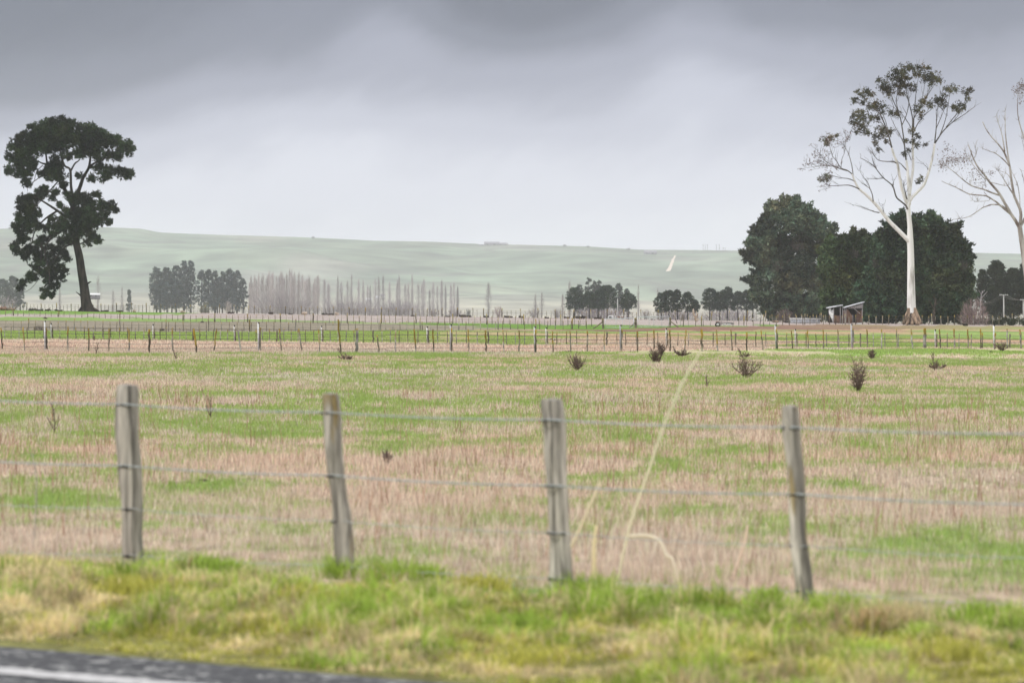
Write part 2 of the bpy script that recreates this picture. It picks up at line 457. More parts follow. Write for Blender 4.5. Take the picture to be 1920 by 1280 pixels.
# ------------------------------------------------------------------ hills
def build_hills():
    ys = np.concatenate([np.linspace(5850, 9000, 240), np.linspace(9015, 9900, 16)])
    xs = np.linspace(-2450, 2450, 460)
    XR, YR = np.meshgrid(xs, ys)
    ZZ = zhill(XR, YR)
    XX, YY = XR / 1.8, YR / 1.8
    g = np.array([.175, .225, .15]); br = np.array([.23, .19, .18]); be = np.array([.40, .36, .27]); dk = np.array([.12, .12, .10])
    n = fbm(XX / 170, YY / 330, 201, 5)[..., None]; n2 = fbm(XX / 60, YY / 160, 203, 4)[..., None]
    a = smooth(.50, .70, n * .75 + n2 * .25)
    a = a * .45; col = g * (1 - a) + br * a
    col = col * (.80 + .42 * smooth(.2, .8, n2))
    pad = np.floor(fbm(XX / 420, YY / 900, 219, 2) * 9)[..., None]; col = col * (.92 + .2 * ((pad * .37) % 1)) * np.concatenate([.96 + .12 * ((pad * .61) % 1), np.ones_like(pad), np.ones_like(pad)], -1)
    t = np.clip((YR - 6000) / 3000, 0, 1)[..., None]
    low = 1 - smooth(.05, .38, t + (n - .5) * .3)
    col = col * (1 - low) + be * low
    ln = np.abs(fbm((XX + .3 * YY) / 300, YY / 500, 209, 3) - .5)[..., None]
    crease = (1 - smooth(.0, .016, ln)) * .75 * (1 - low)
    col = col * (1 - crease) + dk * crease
    n_, m_ = YY.shape
    i = np.arange(n_ - 1)[:, None] * m_; k = np.arange(m_ - 1)[None, :]
    f = np.stack([i + k, i + k + 1, i + m_ + k + 1, i + m_ + k], -1).reshape(-1, 4)
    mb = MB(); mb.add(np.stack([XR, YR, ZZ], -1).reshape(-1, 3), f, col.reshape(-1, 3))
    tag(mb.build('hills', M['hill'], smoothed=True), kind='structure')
build_hills()

def build_track():
    line = [(1266, 479), (1262, 486), (1261, 491), (1258, 498), (1256, 503), (1252, 509)]
    wid = [2.2, 2.9, 3.6, 4.0, 4.7, 5.8]
    mb = MB(); L = []; 
    for (x, y), w in zip(line, wid):
        a = GH(x, y)
        L.append(((a[0] - w * .75, a[1]), (a[0] + w * .75, a[1])))
    V = []
    for l, r in L:
        V += [(l[0], l[1], float(zhill(*l)) + .35), (r[0], r[1], float(zhill(*r)) + .35)]
    # dense strip so it follows the slope
    V = np.array(V).reshape(-1, 2, 3); t = np.linspace(0, len(L) - 1, 60)
    VV = np.stack([[np.interp(t, np.arange(len(L)), V[:, s, k]) for k in range(3)] for s in (0, 1)])
    VV = VV.transpose(2, 0, 1)
    VV[:, :, 2] = zhill(VV[:, :, 0], VV[:, :, 1]) + .35
    n = len(VV); i = np.arange(n - 1) * 2
    mb.add(VV.reshape(-1, 3), np.stack([i, i + 1, i + 3, i + 2], -1))
    tag(mb.build('hill_track', M['trackdirt']), kind='structure')
build_track()

# ------------------------------------------------------------------ road
def build_road():
    t = np.linspace(-30, 30, 700)
    def strip(d0, d1, rag0, rag1, zoff, name, mat):
        mb = MB(); n = len(t)
        e0 = d0 + rag0 * (fbm(t * 4, t * 0 + d0 * 9, 15, 4) - .5); e1 = d1 + rag1 * (fbm(t * 4 + 50, t * 0 + d1 * 7, 25, 4) - .5)
        ks = np.linspace(0, 1, 10); V = []
        for k in ks:
            dd = e0 * (1 - k) + e1 * k
            x = _ra[0] + RDIR[0] * t + RN[0] * dd; y = _ra[1] + RDIR[1] * t + RN[1] * dd
            V.append(np.stack([x, y, np.zeros_like(x) + zoff], -1))
        V = np.stack(V, 1); m = len(ks)
        i = np.arange(n - 1)[:, None] * m; kk = np.arange(m - 1)[None, :]
        f = np.stack([i + kk, i + m + kk, i + m + kk + 1, i + kk + 1], -1).reshape(-1, 4)
        mb.add(V.reshape(-1, 3), f)
        o = mb.build(name, mat); tag(o, kind='structure')
        me = o.data
        if me.polygons[0].normal.z < 0: me.flip_normals()
    strip(-7.5, .06 + RO, 0, .20, -.004, 'road', M['road'])
    la = flat(0, 1249.5); lb = flat(0, 1262)
    da = float(road_dist(la[0], la[1])); db = float(road_dist(lb[0], lb[1]))
    strip(db, da, .11, .11, .001, 'road_edge_line', M['paint'])
build_road()

# ------------------------------------------------------------------ grass
def blades(mb, X, Y, hgt, wid, col, lean=.35, tipcol=1.15, seg2=False):
    n = len(X)
    Z = zg(X, Y) - .01
    yaw = rng.random(n) * math.pi
    yaw = (yaw - math.pi / 2) * .8
    dx = np.cos(yaw) * wid * .5; dy = np.sin(yaw) * wid * .5
    la = rng.random(n) * 2 * math.pi; ll = lean * hgt * (rng.random(n) ** 1.3)
    tx = np.cos(la) * ll; ty = np.sin(la) * ll
    b0 = np.stack([X - dx, Y - dy, Z], 1); b1 = np.stack([X + dx, Y + dy, Z], 1)
    if seg2:
        m0 = np.stack([X - dx * .8 + tx * .3, Y - dy * .8 + ty * .3, Z + hgt * .6], 1)
        m1 = np.stack([X + dx * .8 + tx * .3, Y + dy * .8 + ty * .3, Z + hgt * .6], 1)
        tp = np.stack([X + tx * 1.2, Y + ty * 1.2, Z + hgt * (1 - .25 * (ll / (hgt + 1e-6)))], 1)
        v = np.stack([b0, b1, m1, m0, tp], 1).reshape(-1, 3)
        i = np.arange(n)[:, None] * 5
        c = np.stack([col * .9, col * .9, col, col, col * tipcol], 1).reshape(-1, 3)
        base = mb.n
        mb.add(v, i + np.array([[0, 1, 2, 3]]), c)
        mb.f.append(i + np.array([[3, 2, 4]]) + base)
    else:
        tp = np.stack([X + tx, Y + ty, Z + hgt], 1)
        v = np.stack([b0, b1, tp], 1).reshape(-1, 3)
        c = np.stack([col, col, col * tipcol], 1).reshape(-1, 3)
        mb.add(v, np.arange(3 * n).reshape(-1, 3), c)

def scatter(y0, y1, n, spread=.155, pad=1.5):
    # area-uniform over the wedge in front of the camera
    k = int(n * 1.5)
    Y = np.sqrt(y0 ** 2 + rng.random(k) * (y1 ** 2 - y0 ** 2))
    X = (rng.random(k) * 2 - 1) * (spread * Y + pad)
    return X[:n], Y[:n]

def build_field():
    straw = MB(); green = MB()
    shades = np.array([[.74, .59, .465], [.67, .53, .41], [.57, .42, .33], [.84, .74, .59], [.40, .29, .23], [.70, .63, .45]])
    for y0, y1, dens, w, sc in ((22.5, 34, 560, .0062, 1.0), (34, 60, 420, .0085, 1.0), (60, 100, 210, .013, 1.0), (100, 165, 105, .020, 1.05), (165, 300, 34, .034, 1.0)):
        area = .155 * (y1 ** 2 - y0 ** 2) + 3 * (y1 - y0)
        X, Y = scatter(y0, y1, int(area * dens))
        q = road_dist(X, Y)
        keep = q > 3.9 + .5 * (rng.random(len(X)) - .5)
        X, Y = X[keep], Y[keep]
        col, g = zone(X, Y)
        # straw
        tuft = fbm(X / .35, Y / .5, 301, 3); big = fbm(X / 2.2, Y / 3.5, 305, 3)
        isg = rng.random(len(X)) < np.clip(g * .80 + .12 * (g > .12), 0, 1)
        # straw blades
        s = ~isg
        if y0 >= 165:
            z_s = (g < .12) & (Y < 260); s &= z_s; isg &= (g > .5)
        x, y = X[s], Y[s]
        sh = shades[rng.integers(0, len(shades), len(x))] * (.72 + .5 * rng.random((len(x), 1)))
        pk = fbm(x / 5, y / 9, 311, 3)[:, None]
        sh = sh * (1 - (pk - .5) * np.array([-.15, .12, .2]))
        gs = g[s]
        h = (.035 + .075 * rng.random(len(x)) ** 1.5 + .09 * smooth(.5, .8, tuft[s]) * rng.random(len(x))) * (1.0 - .55 * gs) * (.6 + .9 * big[s]) * sc
        blades(straw, x, y, h, w * (.6 + .8 * rng.random(len(x))), sh, .55, 1.12)
        x, y = X[isg], Y[isg]
        gc = np.array([.30, .41, .115]) * (.65 + .7 * rng.random((len(x), 1))) * np.array([1, 1, 1]) + rng.random((len(x), 1)) * np.array([.08, .04, .02])
        h = (.03 + .06 * rng.random(len(x))) * (.6 + .9 * tuft[isg]) * sc
        blades(green, x, y, h, w * 1.1 * (.6 + .8 * rng.random(len(x))), gc, .6, 1.1)
    # brown seed-head haze of taller stalks, thin
    n = 6500
    X, Y = scatter(25, 75, n); q = road_dist(X, Y); g = greenness(X, Y); pat = fbm(X / 1.5, Y / 4, 331, 3)
    k = (q > 4.3) & (g < .5) & (pat > .5); X, Y = X[k], Y[k]
    blades(straw, X, Y, .2 + .22 * rng.random(len(X)), .006 + Y * 0.00008, np.array([.40, .24, .17]) * (.7 + .6 * rng.random((len(X), 1))), .35, 1.1)
    tag(straw.build('dry_grass', M['blade']), 'dry pinkish straw grass standing in patches across the paddock', 'grass', kind='stuff')
    tag(green.build('green_grass', M['blade']), 'short fresh green grass between the straw patches in the paddock', 'grass', kind='stuff')

def build_verge():
    mb = MB()
    n = 420000
    # along-road t, across q
    t = -9 + 18 * rng.random(n); q = -.12 + 4.5 * rng.random(n)
    t += 1.2
    X = _ra[0] + RDIR[0] * t + RN[0] * q; Y = _ra[1] + RDIR[1] * t + RN[1] * q
    k = (np.abs(X) < .16 * Y + 1.0) & (Y > 12)
    edge = .05 + .55 * (fbm(X * 2.6, Y * 2.6, 401, 4) - .5)
    k &= (q > edge * .6 - .02 + RO)
    topedge = 4.05 + .5 * (fbm(X * 1.3, Y * 1.3, 405, 3) - .5)
    k &= (q < topedge)
    X, Y, q = X[k], Y[k], q[k]
    c1 = fbm(X * 2.6, Y * 2.2, 411, 4); c2 = fbm(X * 6, Y * 4.5, 415, 3); c3 = fbm(X * 4 + 9, Y * 3, 421, 4)
    yel = np.array([.52, .50, .11]); grn = np.array([.36, .49, .085]); st = np.array([.74, .62, .36]); dk = np.array([.12, .165, .035]); brn = np.array([.55, .36, .18])
    c4 = smooth(.25, .75, fbm(X * 9, Y * 7, 431, 3))[:, None]
    topg = smooth(2.2, 3.9, q) * smooth(-3.2, -1.0, X)
    a = smooth(.38, .68, c1 + .16 * topg + .25 * (rng.random(len(X)) - .5))[:, None]
    col = yel * (1 - a) + grn * a
    sfrac = smooth(.40, .72, c3 - .10 * topg + .1 * smooth(-1.6, -2.6, X))
    iss = rng.random(len(X)) < sfrac * .75 + .16
    col = np.where(iss[:, None], st * (.7 + .6 * rng.random((len(X), 1))), col * (.65 + .7 * rng.random((len(X), 1))))
    isd = (c2 < .37) & (rng.random(len(X)) < .5)  # blades coloured dark to paint the shaded gaps between clumps
    col = np.where(isd[:, None], dk, col)
    isb = (rng.random(len(X)) < .05) & (c3 > .45)
    col = np.where(isb[:, None], brn, col)
    h = (.03 + .055 * rng.random(len(X)) + .17 * smooth(.48, .8, c2) * rng.random(len(X))) * (.55 + .9 * smooth(.35, .7, c1)) * (.62 + .38 * smooth(0, .9, q)) * (1 - .45 * isd)
    blades(mb, X, Y, h * .78, .0066 * (.6 + .9 * rng.random(len(X))), col * (.72 + .56 * c4), 1.5, 1.15, True)
    # tall tussocks along the fence side
    for (px, py, r, hh, c) in ((1100, 1120, .16, .16, grn * .8), (1200, 1150, .20, .17, grn * .9), (735, 1095, .14, .17, grn), (690, 1160, .15, .15, grn), (640, 1085, .12, .15, grn), (1330, 1150, .14, .13, yel),
                               (1560, 1150, .2, .15, grn), (1640, 1180, .10, .14, (brn + st) * .45), (1690, 1180, .14, .17, st * .9), (1440, 1140, .1, .14, grn), (380, 1075, .12, .14, grn), (420, 1080, .1, .13, grn),
                               (1840, 1170, .2, .16, grn), (250, 1110, .2, .12, yel), (60, 1090, .2, .12, st), (900, 1110, .16, .13, yel), (980, 1180, .2, .12, grn), (560, 1130, .16, .12, yel), (800, 1090, .1, .13, grn), (1780, 1240, .2, .12, yel), (1000, 1250, .2, .1, yel)):
        g0 = G(px, py); m = 300
        d = rng.normal(size=(m, 2)) * r * .5
        x = g0[0] + d[:, 0]; y = g0[1] + d[:, 1]
        blades(mb, x, y, hh * (.35 + .75 * rng.random(m)), .0075 * (.6 + .9 * rng.random(m)), c * (.6 + .8 * rng.random((m, 1))), .9, 1.1, True)
    tag(mb.build('verge_grass', M['blade']), 'lush yellow-green roadside verge grass mixed with dry stems beside the road', 'grass', kind='stuff')
build_field(); build_verge()

# ------------------------------------------------------------------ roadside fence
def front_fence():
    tops = [(-148, 706), (232, 722), (617, 738), (1032, 749), (1483, 762), (1990, 778)]
    bases = [(-118, 1042), (252, 1062), (646, 1084), (1054, 1104), (1514, 1134), (2010, 1166)]
    wid = [37, 36, 37, 43, 41, 42]
    heights = [[0] * 6 for _ in range(4)]
    wy = [[741, 757, 772, 786, 800, 812], [855, 872, 890, 909, 925, 945], [936, 952, 975, 997, 1021, 1046], [1024, 1039, 1058, 1082, 1106, 1134]]
    B = [G(*b) for b in bases]
    root = thing('roadside_fence', (B[2] + B[3]) / 2, 'grey split-post barbed wire fence along the near roadside verge', 'fence')
    o = np.array(root.location)
    wp = [[] for _ in range(4)]
    for i, (tp, bs, w) in enumerate(zip(tops, bases, wid)):
        Y = B[i][1]; s = Y / F
        n = 26
        k = np.linspace(0, 1, n)
        tx = tp[0] + (bs[0] - tp[0]) * k
        tx = tx + 5 * (fbm(k * 3 + i * 7, k * 0 + i, 501, 2) - .5) * 2
        ty = tp[1] + (bs[1] - tp[1]) * k
        pts = np.array([P(a, b, Y) for a, b in zip(tx, ty)])
        pts = np.vstack([pts, pts[-1] + np.array([0, 0, -.25])]) - o
        rad = w * .5 * s * (1 + .34 * (fbm(np.linspace(0, 4, n + 1), np.full(n + 1, i * 3.1), 511, 3) - .5)) * np.linspace(.97, 1.03, n + 1)
        ns = 28
        mb = MB()
        # irregular split cross section that twists slowly
        ang = np.arange(ns) * 2 * math.pi / ns
        prof = 1.04 + .10 * np.cos(2 * ang + i) + .26 * (vnoise(ang * 1.8 + i * 9, ang * 0, 521) - .5)
        flat_a = ang[6 * (i % 4) % ns]
        prof *= np.where(np.cos(ang - flat_a) > .45, .45 / np.maximum(np.cos(ang - flat_a), .45) * .92 + .08, 1)
        crack = int(ns * (.70 + .12 * math.sin(i * 2.1))) % ns
        V = []; C = []
        for j in range(n + 1):
            z = pts[j]; tw = .25 * math.sin(j * .12 + i)
            kk = j / n
            pr = prof * (1 + .20 * (vnoise(ang * 3 + i, ang * 0 + j * .30, 531) - .5))
            pr = pr.copy(); deep = .13 * (vnoise(np.array([j * .3]), np.array([i * 5.]), 533)[0])
            pr[crack] *= 1 - deep; pr[(crack + 1) % ns] *= 1 - deep * .6
            if j == 0: pr = pr * .93
            V.append(np.stack([z[0] + rad[j] * pr * np.cos(ang + tw), z[1] + rad[j] * pr * np.sin(ang + tw), np.full(ns, z[2])], 1))
            st = fbm(ang * 2.2 + i * 4, np.full(ns, kk * 1.1), 541, 3)
            base = np.array([.47, .43, .37])
            c = base[None, :] * (.52 + .78 * smooth(.22, .75, st)[:, None])
            knot = smooth(.70, .80, fbm(ang * 1.6 + i * 3, np.full(ns, kk * 3.2), 561, 2))[:, None]; c = c * (1 - .65 * knot)
            lich = smooth(.60, .74, fbm(ang * 1.4 + i * 8, np.full(ns, kk * 5.), 551, 3))[:, None] * (.0 if i in (1, 3) else .8)
            c = c * (1 - lich) + np.array([.27, .19, .05]) * lich
            c[crack] *= .35; c[(crack + 1) % ns] *= .5
            C.append(c)
        Vv = np.concatenate(V); nr = n + 1
        a = np.arange(nr - 1)[:, None] * ns; q = np.arange(ns)[None, :]; q2 = (q + 1) % ns
        f = np.stack([a + q, a + ns + q, a + ns + q2, a + q2], -1).reshape(-1, 4)
        mb.add(Vv, f, np.concatenate(C))
        mb.add(np.vstack([V[0], V[0].mean(0)[None, :] + np.array([[0, 0, .008]])]), [(m, (m + 1) % ns, ns) for m in range(ns)], np.array([.30, .28, .25]))
        po = mb.build('post', M['frontwood'], root)
        for wI in range(4):
            yy = wy[wI][i]; kk = (yy - tp[1]) / (bs[1] - tp[1])
            cx = np.interp(kk, k, tx)
            c = P(cx, yy, Y) - o
            front = c + np.array([-.3, -.954, 0]) * (w * .5 * s * 1.06)
            wp[wI].append(front)
            sm = MB()
            ax = np.array([RDIR[0], RDIR[1], 0])
            arc = [c + np.array([-RN[0], -RN[1], 0]) * (w * .5 * s * 1.04 * math.cos(a_)) + ax * (w * .5 * s * 1.02 * math.sin(a_)) + np.array([0, 0, -.006]) for a_ in np.linspace(-1.25, 1.25, 9)]
            sm.tube(arc, .0062, 5)
            sm.build('tie_wire', M['staple'], po)
    for wI in range(4):
        mb = MB()
        p = np.array(wp[wI]); pts = []
        for a, b in zip(p[:-1], p[1:]):
            for t in np.linspace(0, 1, 90, endpoint=False):
                q = a * (1 - t) + b * t; q = q + np.array([0, 0, -.012 * 4 * t * (1 - t)]); pts.append(q)
        pts.append(p[-1]); pts = np.array(pts)
        ph = np.arange(len(pts)) * .9
        off = np.stack([np.zeros_like(ph), np.cos(ph), np.sin(ph)], 1) * .0035
        r = .0026 if wI < 2 else .0021
        mb.tube(pts + off, r, 5); 
        if wI < 2: mb.tube(pts - off, r, 5)
        mb.build('wire', M['wire'], root)
        if wI < 2:
            bm_ = MB()
            for q in pts[6::14]:
                for _ in range(2):
                    d = rng.normal(size=3); d[0] *= .3; d = d / np.linalg.norm(d) * .014
                    bm_.tube([q - d, q + d], .0016, 3)
            bb = bm_.build('barbs', M['wire'], root); tag(bb, kind='stuff')
front_fence()

# ------------------------------------------------------------------ paddock fences
PALES = [np.array([.25, .22, .16]), np.array([.33, .30, .24]), np.array([.18, .15, .11]), np.array([.42, .40, .35])]
def lichen_col(n, top, pale):
    k = np.linspace(0, 1, n)[:, None]
    base = PALES[pale] * (.6 + .6 * rng.random())
    y = np.array([.36, .25, .03])
    a = (k > 1 - top) * (rng.random((n, 1)) * .6 + .4)
    band = rng.random((n, 1)) * .75 + .45
    return base * band * (1 - a) + y * a

def fence_post(root, o, tp, bs, w, kind='batten', Y=None, lich=.35, nseg=7, sides=6, pale=None):
    b = G(*bs) if Y is None else on_ground(bs[0], Y)
    Yb = b[1]; s = Yb / F
    t = P(tp[0], tp[1], Yb)
    k = np.linspace(0, 1, nseg)
    bend = (rng.random(nseg) - .5) * w * s * .5; bend[0] = 0
    pts = b[None, :] * (1 - k[:, None]) + t[None, :] * k[:, None]
    pts[:, 0] += bend
    pts[0, 2] -= .12
    rad = w * .5 * s * (1 + .25 * (rng.random(nseg) - .5))
    col = lichen_col(nseg, lich * rng.random() * 2 if lich else 0, rng.integers(0, 4) if pale is None else pale)
    mb = MB(); mb.tube(pts - o, rad, sides, True, .15, col)
    ob = mb.build(kind, M['wood'], root)
    return b, t, ob

def insulator_pole(root, o, tp, bs, w, white=True):
    b = G(*bs); s = b[1] / F; t = P(tp[0], tp[1], b[1])
    mb = MB(); mb.tube(np.array([b - [0, 0, .1], b * .5 + t * .5, t]) - o, [w * .5 * s] * 3, 6)
    po = mb.build('standoff_pole', M['white'] if white else M['wood'], root)
    mb = MB(); c = t - o + np.array([w * .45 * s, -.02, 0])
    mb.tube([c + [0, 0, -1.6 * s], c + [0, 0, -.6 * s], c + [0, 0, .8 * s], c + [0, 0, 1.5 * s]], [.7 * s, 1.25 * s, 1.3 * s, .5 * s], 8)
    mb.build('insulator', M['black'], po)

def fence_wires(root, o, B, T, fracs, r):
    B = np.array(B); T = np.array(T); order = np.argsort(B[:, 0]); B = B[order]; T = T[order]
    for fr in fracs:
        pts = B * (1 - fr) + (B + np.array([0, 0, 1]) * np.median(T[:, 2] - B[:, 2])) * fr
        pts[:, 1] -= .04
        mb = MB(); mb.tube(pts - o, r, 4); mb.build('wire', M['rustwire'], root)

def fence_one():
    S = [(1.5, 614, 4.5, 656, 2.4, 'b'), (43, 613, 46, 659, 2.4, 'b'), (86, 614, 87.5, 657, 4.6, 'p'), (127, 613, 127, 659, 2.8, 'b'), (166, 615, 167, 660, 2.5, 'b'), (205, 615, 204, 660, 2.4, 'b'),
         (242, 616, 242, 661, 2.5, 'b'), (279.5, 617, 280, 662, 4, 'p'), (323, 616, 324, 661, 3, 'b'), (363.5, 616, 369, 662, 3.4, 'b'), (406, 616, 401, 660, 2.5, 'b'), (446, 616, 452, 661, 3, 'b'),
         (487, 614, 487.5, 659, 4, 'p'), (524, 616, 528, 659, 3, 'b'), (560.5, 616, 566, 659, 2.5, 'b'), (597, 617, 600, 660, 2.5, 'b'), (634, 599, 639, 662, 2.8, 'b'), (668.5, 616, 668.5, 661, 5, 'p'),
         (707, 629, 711, 662, 2.4, 'b'), (741.5, 617, 741.5, 659, 2.5, 'b'), (776, 617, 780.5, 660, 2.8, 'b'), (812, 617, 813, 660, 2.6, 'b'), (846, 615, 846, 659, 4.6, 'p'), (878, 617, 879, 659, 2.7, 'b'),
         (910, 619, 912, 659, 2.6, 'b'), (943, 619, 944.5, 660, 2.5, 'b'), (973.5, 619, 973.5, 660, 2.5, 'b'), (1004, 618, 1004, 660, 4.5, 'p'), (1036, 620, 1037, 660, 2.4, 'b'), (1069, 620, 1070, 660, 2.4, 'b'),
         (1101, 619, 1101, 659, 2.8, 'b'), (1133, 619, 1133, 659, 2.4, 'b'), (1165, 617, 1165, 658, 5, 'p'), (1195.5, 620, 1195.5, 658, 2.4, 'b'), (1225.6, 618, 1226.5, 656, 2.5, 'b'), (1256, 618, 1257, 658, 2.6, 'b'),
         (1286, 618, 1284, 658, 2.6, 'b'), (1315.6, 617, 1316.5, 659, 4.2, 'p'), (1343, 618, 1345.6, 658, 2.7, 'b'), (1370.6, 618, 1373, 657, 2.5, 'b'), (1400, 623, 1400.6, 658, 2.5, 'b'), (1427, 619, 1430.6, 656, 2.6, 'b'),
         (1455.6, 617, 1458, 655, 4, 'p'), (1484, 619, 1486.5, 654.5, 2, 'b'), (1514, 618, 1515.6, 654, 2.6, 'b'), (1543, 617, 1545, 654, 2.3, 'b'), (1571, 617, 1573, 653, 2.4, 'b'), (1598, 616, 1598, 653, 4.8, 'p'),
         (1625.6, 617, 1627, 653, 2.3, 'b'), (1653, 616, 1653, 654, 2.8, 'b'), (1681, 616, 1682, 653, 2.2, 'b'), (1708, 616, 1711, 654, 2.9, 'b'), (1735, 615, 1735, 653, 4.8, 'p'), (1762, 617, 1763.5, 653, 2.4, 'b'),
         (1788.5, 616, 1790, 653, 2.8, 'b'), (1814, 617, 1815.6, 653, 2.5, 'b'), (1838.5, 616, 1839.5, 653, 2.3, 'b'), (1865, 624, 1865, 653, 4.6, 'p'), (1888, 616, 1889, 653, 2.6, 'b'), (1912, 617, 1915, 653, 2.6, 'b')]
    o = G(960, 659)
    root = thing('paddock_fence', o, 'nearer of two post and batten fences crossing mid paddock, lichened and leaning', 'fence')
    B = []; T = []
    for x0, y0, x1, y1, w, k in S:
        b, t, ob = fence_post(root, o, (x0, y0), (x1, y1), w * 1.05, 'post' if k == 'p' else 'batten', lich=.2 if k == 'p' else .38, nseg=9, sides=8)
        B.append(b); T.append(t)
    for xt, yt, xb, yb in ((83.5, 602, 84.5, 657), (484, 605, 484.5, 659), (844.5, 609, 845, 659), (1002, 613, 1003, 660), (1163, 610, 1163.5, 658), (1453.5, 610, 1456, 655), (1596, 608, 1597, 653), (1863, 610, 1864, 653)):
        insulator_pole(root, o, (xt, yt), (xb, yb), 3, xt < 600 or xt > 1860)
    fence_wires(root, o, B, T, (.18, .36, .54, .74, .95), .007)
fence_one()

def fence_two():
    xs = [8.5, 21, 36, 50.5, 65, 82, 112, 127, 142.5, 158, 175, 208, 224, 239, 254, 270, 300, 312, 324, 337, 349, 374.5, 387, 400, 413, 427, 454, 467, 480, 492, 505.6, 532.5, 546, 559, 573, 588.5, 619, 634, 649, 664, 681, 716.6,
          732, 748.6, 765, 784, 821, 839, 856, 874.5, 894.5, 933, 949.5, 966.6, 983.5, 1044, 1061.7, 1081, 1119, 1156.5, 1173.5, 1193, 1213.5, 1233.5, 1271, 1291, 1337, 1359.6, 1417, 1436, 1475, 1512, 1530, 1550, 1570.6, 1592,
          1637.5, 1659.4, 1684.6, 1731.5, 1776, 1798, 1821, 1842, 1914]
    posts = [98.5, 193.5, 289.5, 362.5, 441.5, 519.5, 605.5, 700, 803, 916, 1026.5, 1138, 1251.6, 1379.6, 1494, 1613.6, 1756, 1894]
    stand = [96, 287, 439.5, 603, 801, 1024, 1249.3, 1491.3, 1753.5]
    base = lambda x: float(np.interp(x, [0, 240, 480, 720, 960, 1200, 1440, 1680, 1920], [635, 637.5, 641, 643, 645.5, 648, 650.5, 652, 652.6]))
    hh = lambda x: float(np.interp(x, [0, 480, 960, 1440, 1920], [23.5, 24.5, 25.5, 27.5, 28]))
    o = G(960, 645)
    root = thing('paddock_fence', o, 'farther of two batten fences crossing mid paddock, standing in bright green grass', 'fence')
    B = []; T = []
    for x in xs:
        y1 = base(x); lean = random.uniform(-.6, .6)
        b, t, _ = fence_post(root, o, (x + lean, y1 - hh(x) * random.uniform(.93, 1.05)), (x, y1), 1.75, 'batten', lich=.12, pale=random.choice([0, 1, 2, 3, 3]))
        B.append(b); T.append(t)
    for x in posts:
        y1 = base(x)
        b, t, _ = fence_post(root, o, (x - .4, y1 - hh(x) * random.uniform(.93, .98)), (x, y1), 3.2, 'post', lich=0, pale=0)
        B.append(b); T.append(t)
    for x in stand:
        y1 = base(x); insulator_pole(root, o, (x - .6, y1 - hh(x) - 5.5), (x, y1), 1.9)
    fence_wires(root, o, B, T, (.2, .42, .66, .93), .006)
fence_two()

def run_fence(name_label, x0, x1, basef, hf, step, post_every, o, wb, wp, wires=(.3, .62, .92), lich=.1, cat='fence', Yf=None, skip=(), r=.006, gap=None, posts=()):
    root = thing('paddock_fence', o, name_label, cat)
    B = []; T = []; x = x0; i = 0
    xs = []
    while x <= x1:
        xs.append((x, bool(post_every) and i % post_every == 0)); x += step * random.uniform(.9, 1.1); i += 1
    xs += [(p, True) for p in posts]
    for x, isp in xs:
        if any(a < x < b for a, b in skip): continue
        y1 = basef(x); h = hf(x) * (random.uniform(1.12, 1.3) if isp else random.uniform(.9, 1.06))
        lean = random.uniform(-.5, .5)
        b, t, _ = fence_post(root, o, (x + lean, y1 - h), (x, y1), (wp if isp else wb) * random.uniform(.85, 1.15), 'post' if isp else 'batten', Y=None if Yf is None else Yf(x), lich=lich * (2 if isp else 1), nseg=4, sides=5)
        B.append(b); T.append(t)
    fence_wires(root, o, B, T, wires, r)
    return root

ip = lambda xs, ys: (lambda x: float(np.interp(x, xs, ys)))
run_fence('batten fence between the two mid paddock fences and the pale strip, left of the gates', -3, 1110, ip([0, 480, 720, 960, 1110], [620.5, 621.5, 619.5, 618, 616.5]), ip([0, 720, 1110], [19.5, 18, 16]), 13.9, 0, G(560, 621), 1.15, 2.2, posts=(54, 139.5, 225, 311, 391, 468, 554, 634, 714, 788, 860, 934, 1005, 1073), lich=.15)
run_fence('fine batten fence slanting across the pale pinkish strip toward the gates', 0, 1118, ip([0, 110, 250, 400, 526, 780, 982, 1118], [591.5, 594, 598.5, 603, 605, 606.5, 609, 611.5]), ip([0, 250, 526, 1118], [9.5, 10, 14.5, 17]), 10.2 * 1.1, 0, G(560, 605), 1.0, 2.0, posts=(25, 110, 225, 343, 403, 464, 526, 587, 651, 715, 780, 849, 913, 982, 1052), lich=.15)
run_fence('thin post fence on the skyline behind the lone pine and dark conifer clump', -4, 470, ip([0, 250, 470], [583.5, 584.5, 589]), ip([0, 470], [13, 13.5]), 6.9, 4, on_ground(230, 612), .8, 1.7, Yf=lambda x: 612, r=.008)
run_fence('thin post fence on the skyline in front of the bare grey poplars', 477, 900, ip([470, 900], [589, 595]), ip([470, 900], [13.5, 14]), 7.3, 4, on_ground(690, 612), .8, 1.7, Yf=lambda x: 612, r=.008)
run_fence('thin post fence on the skyline behind the pair of gates', 907, 1440, ip([900, 1100, 1440], [595, 598, 603]), ip([900, 1440], [14.5, 16]), 8.3, 4, on_ground(1170, 606), .9, 1.9, Yf=lambda x: 606, r=.008)
run_fence('sparse batten fence right of the gates passing in front of the derelict trailer', 1276, 1430, ip([1276, 1316, 1395, 1440], [611.5, 611, 610.8, 610.6]), ip([1276, 1440], [15, 16.5]), 13.5, 0, G(1350, 611), 1.1, 2.2, posts=(1316, 1395, 1432), skip=((1338, 1380),), lich=.15)
run_fence('pale post fence nearest the white gum, running past the shed to the right', 1443, 1930, ip([1440, 1680, 1920], [608.6, 608.6, 610]), ip([1440, 1920], [17, 18]), 12.3, 0, G(1680, 608.6), 1.55, 2.2, posts=(1509, 1585, 1747, 1898), lich=.08)
run_fence('second pale post fence, just behind the white gum trunk and shed front', 1448, 1930, ip([1440, 1680, 1920], [604.5, 606, 608]), ip([1440, 1920], [16.5, 17.5]), 11.1, 0, G(1680, 606), 1.35, 2.0, posts=(1540, 1697, 1812), lich=.08)

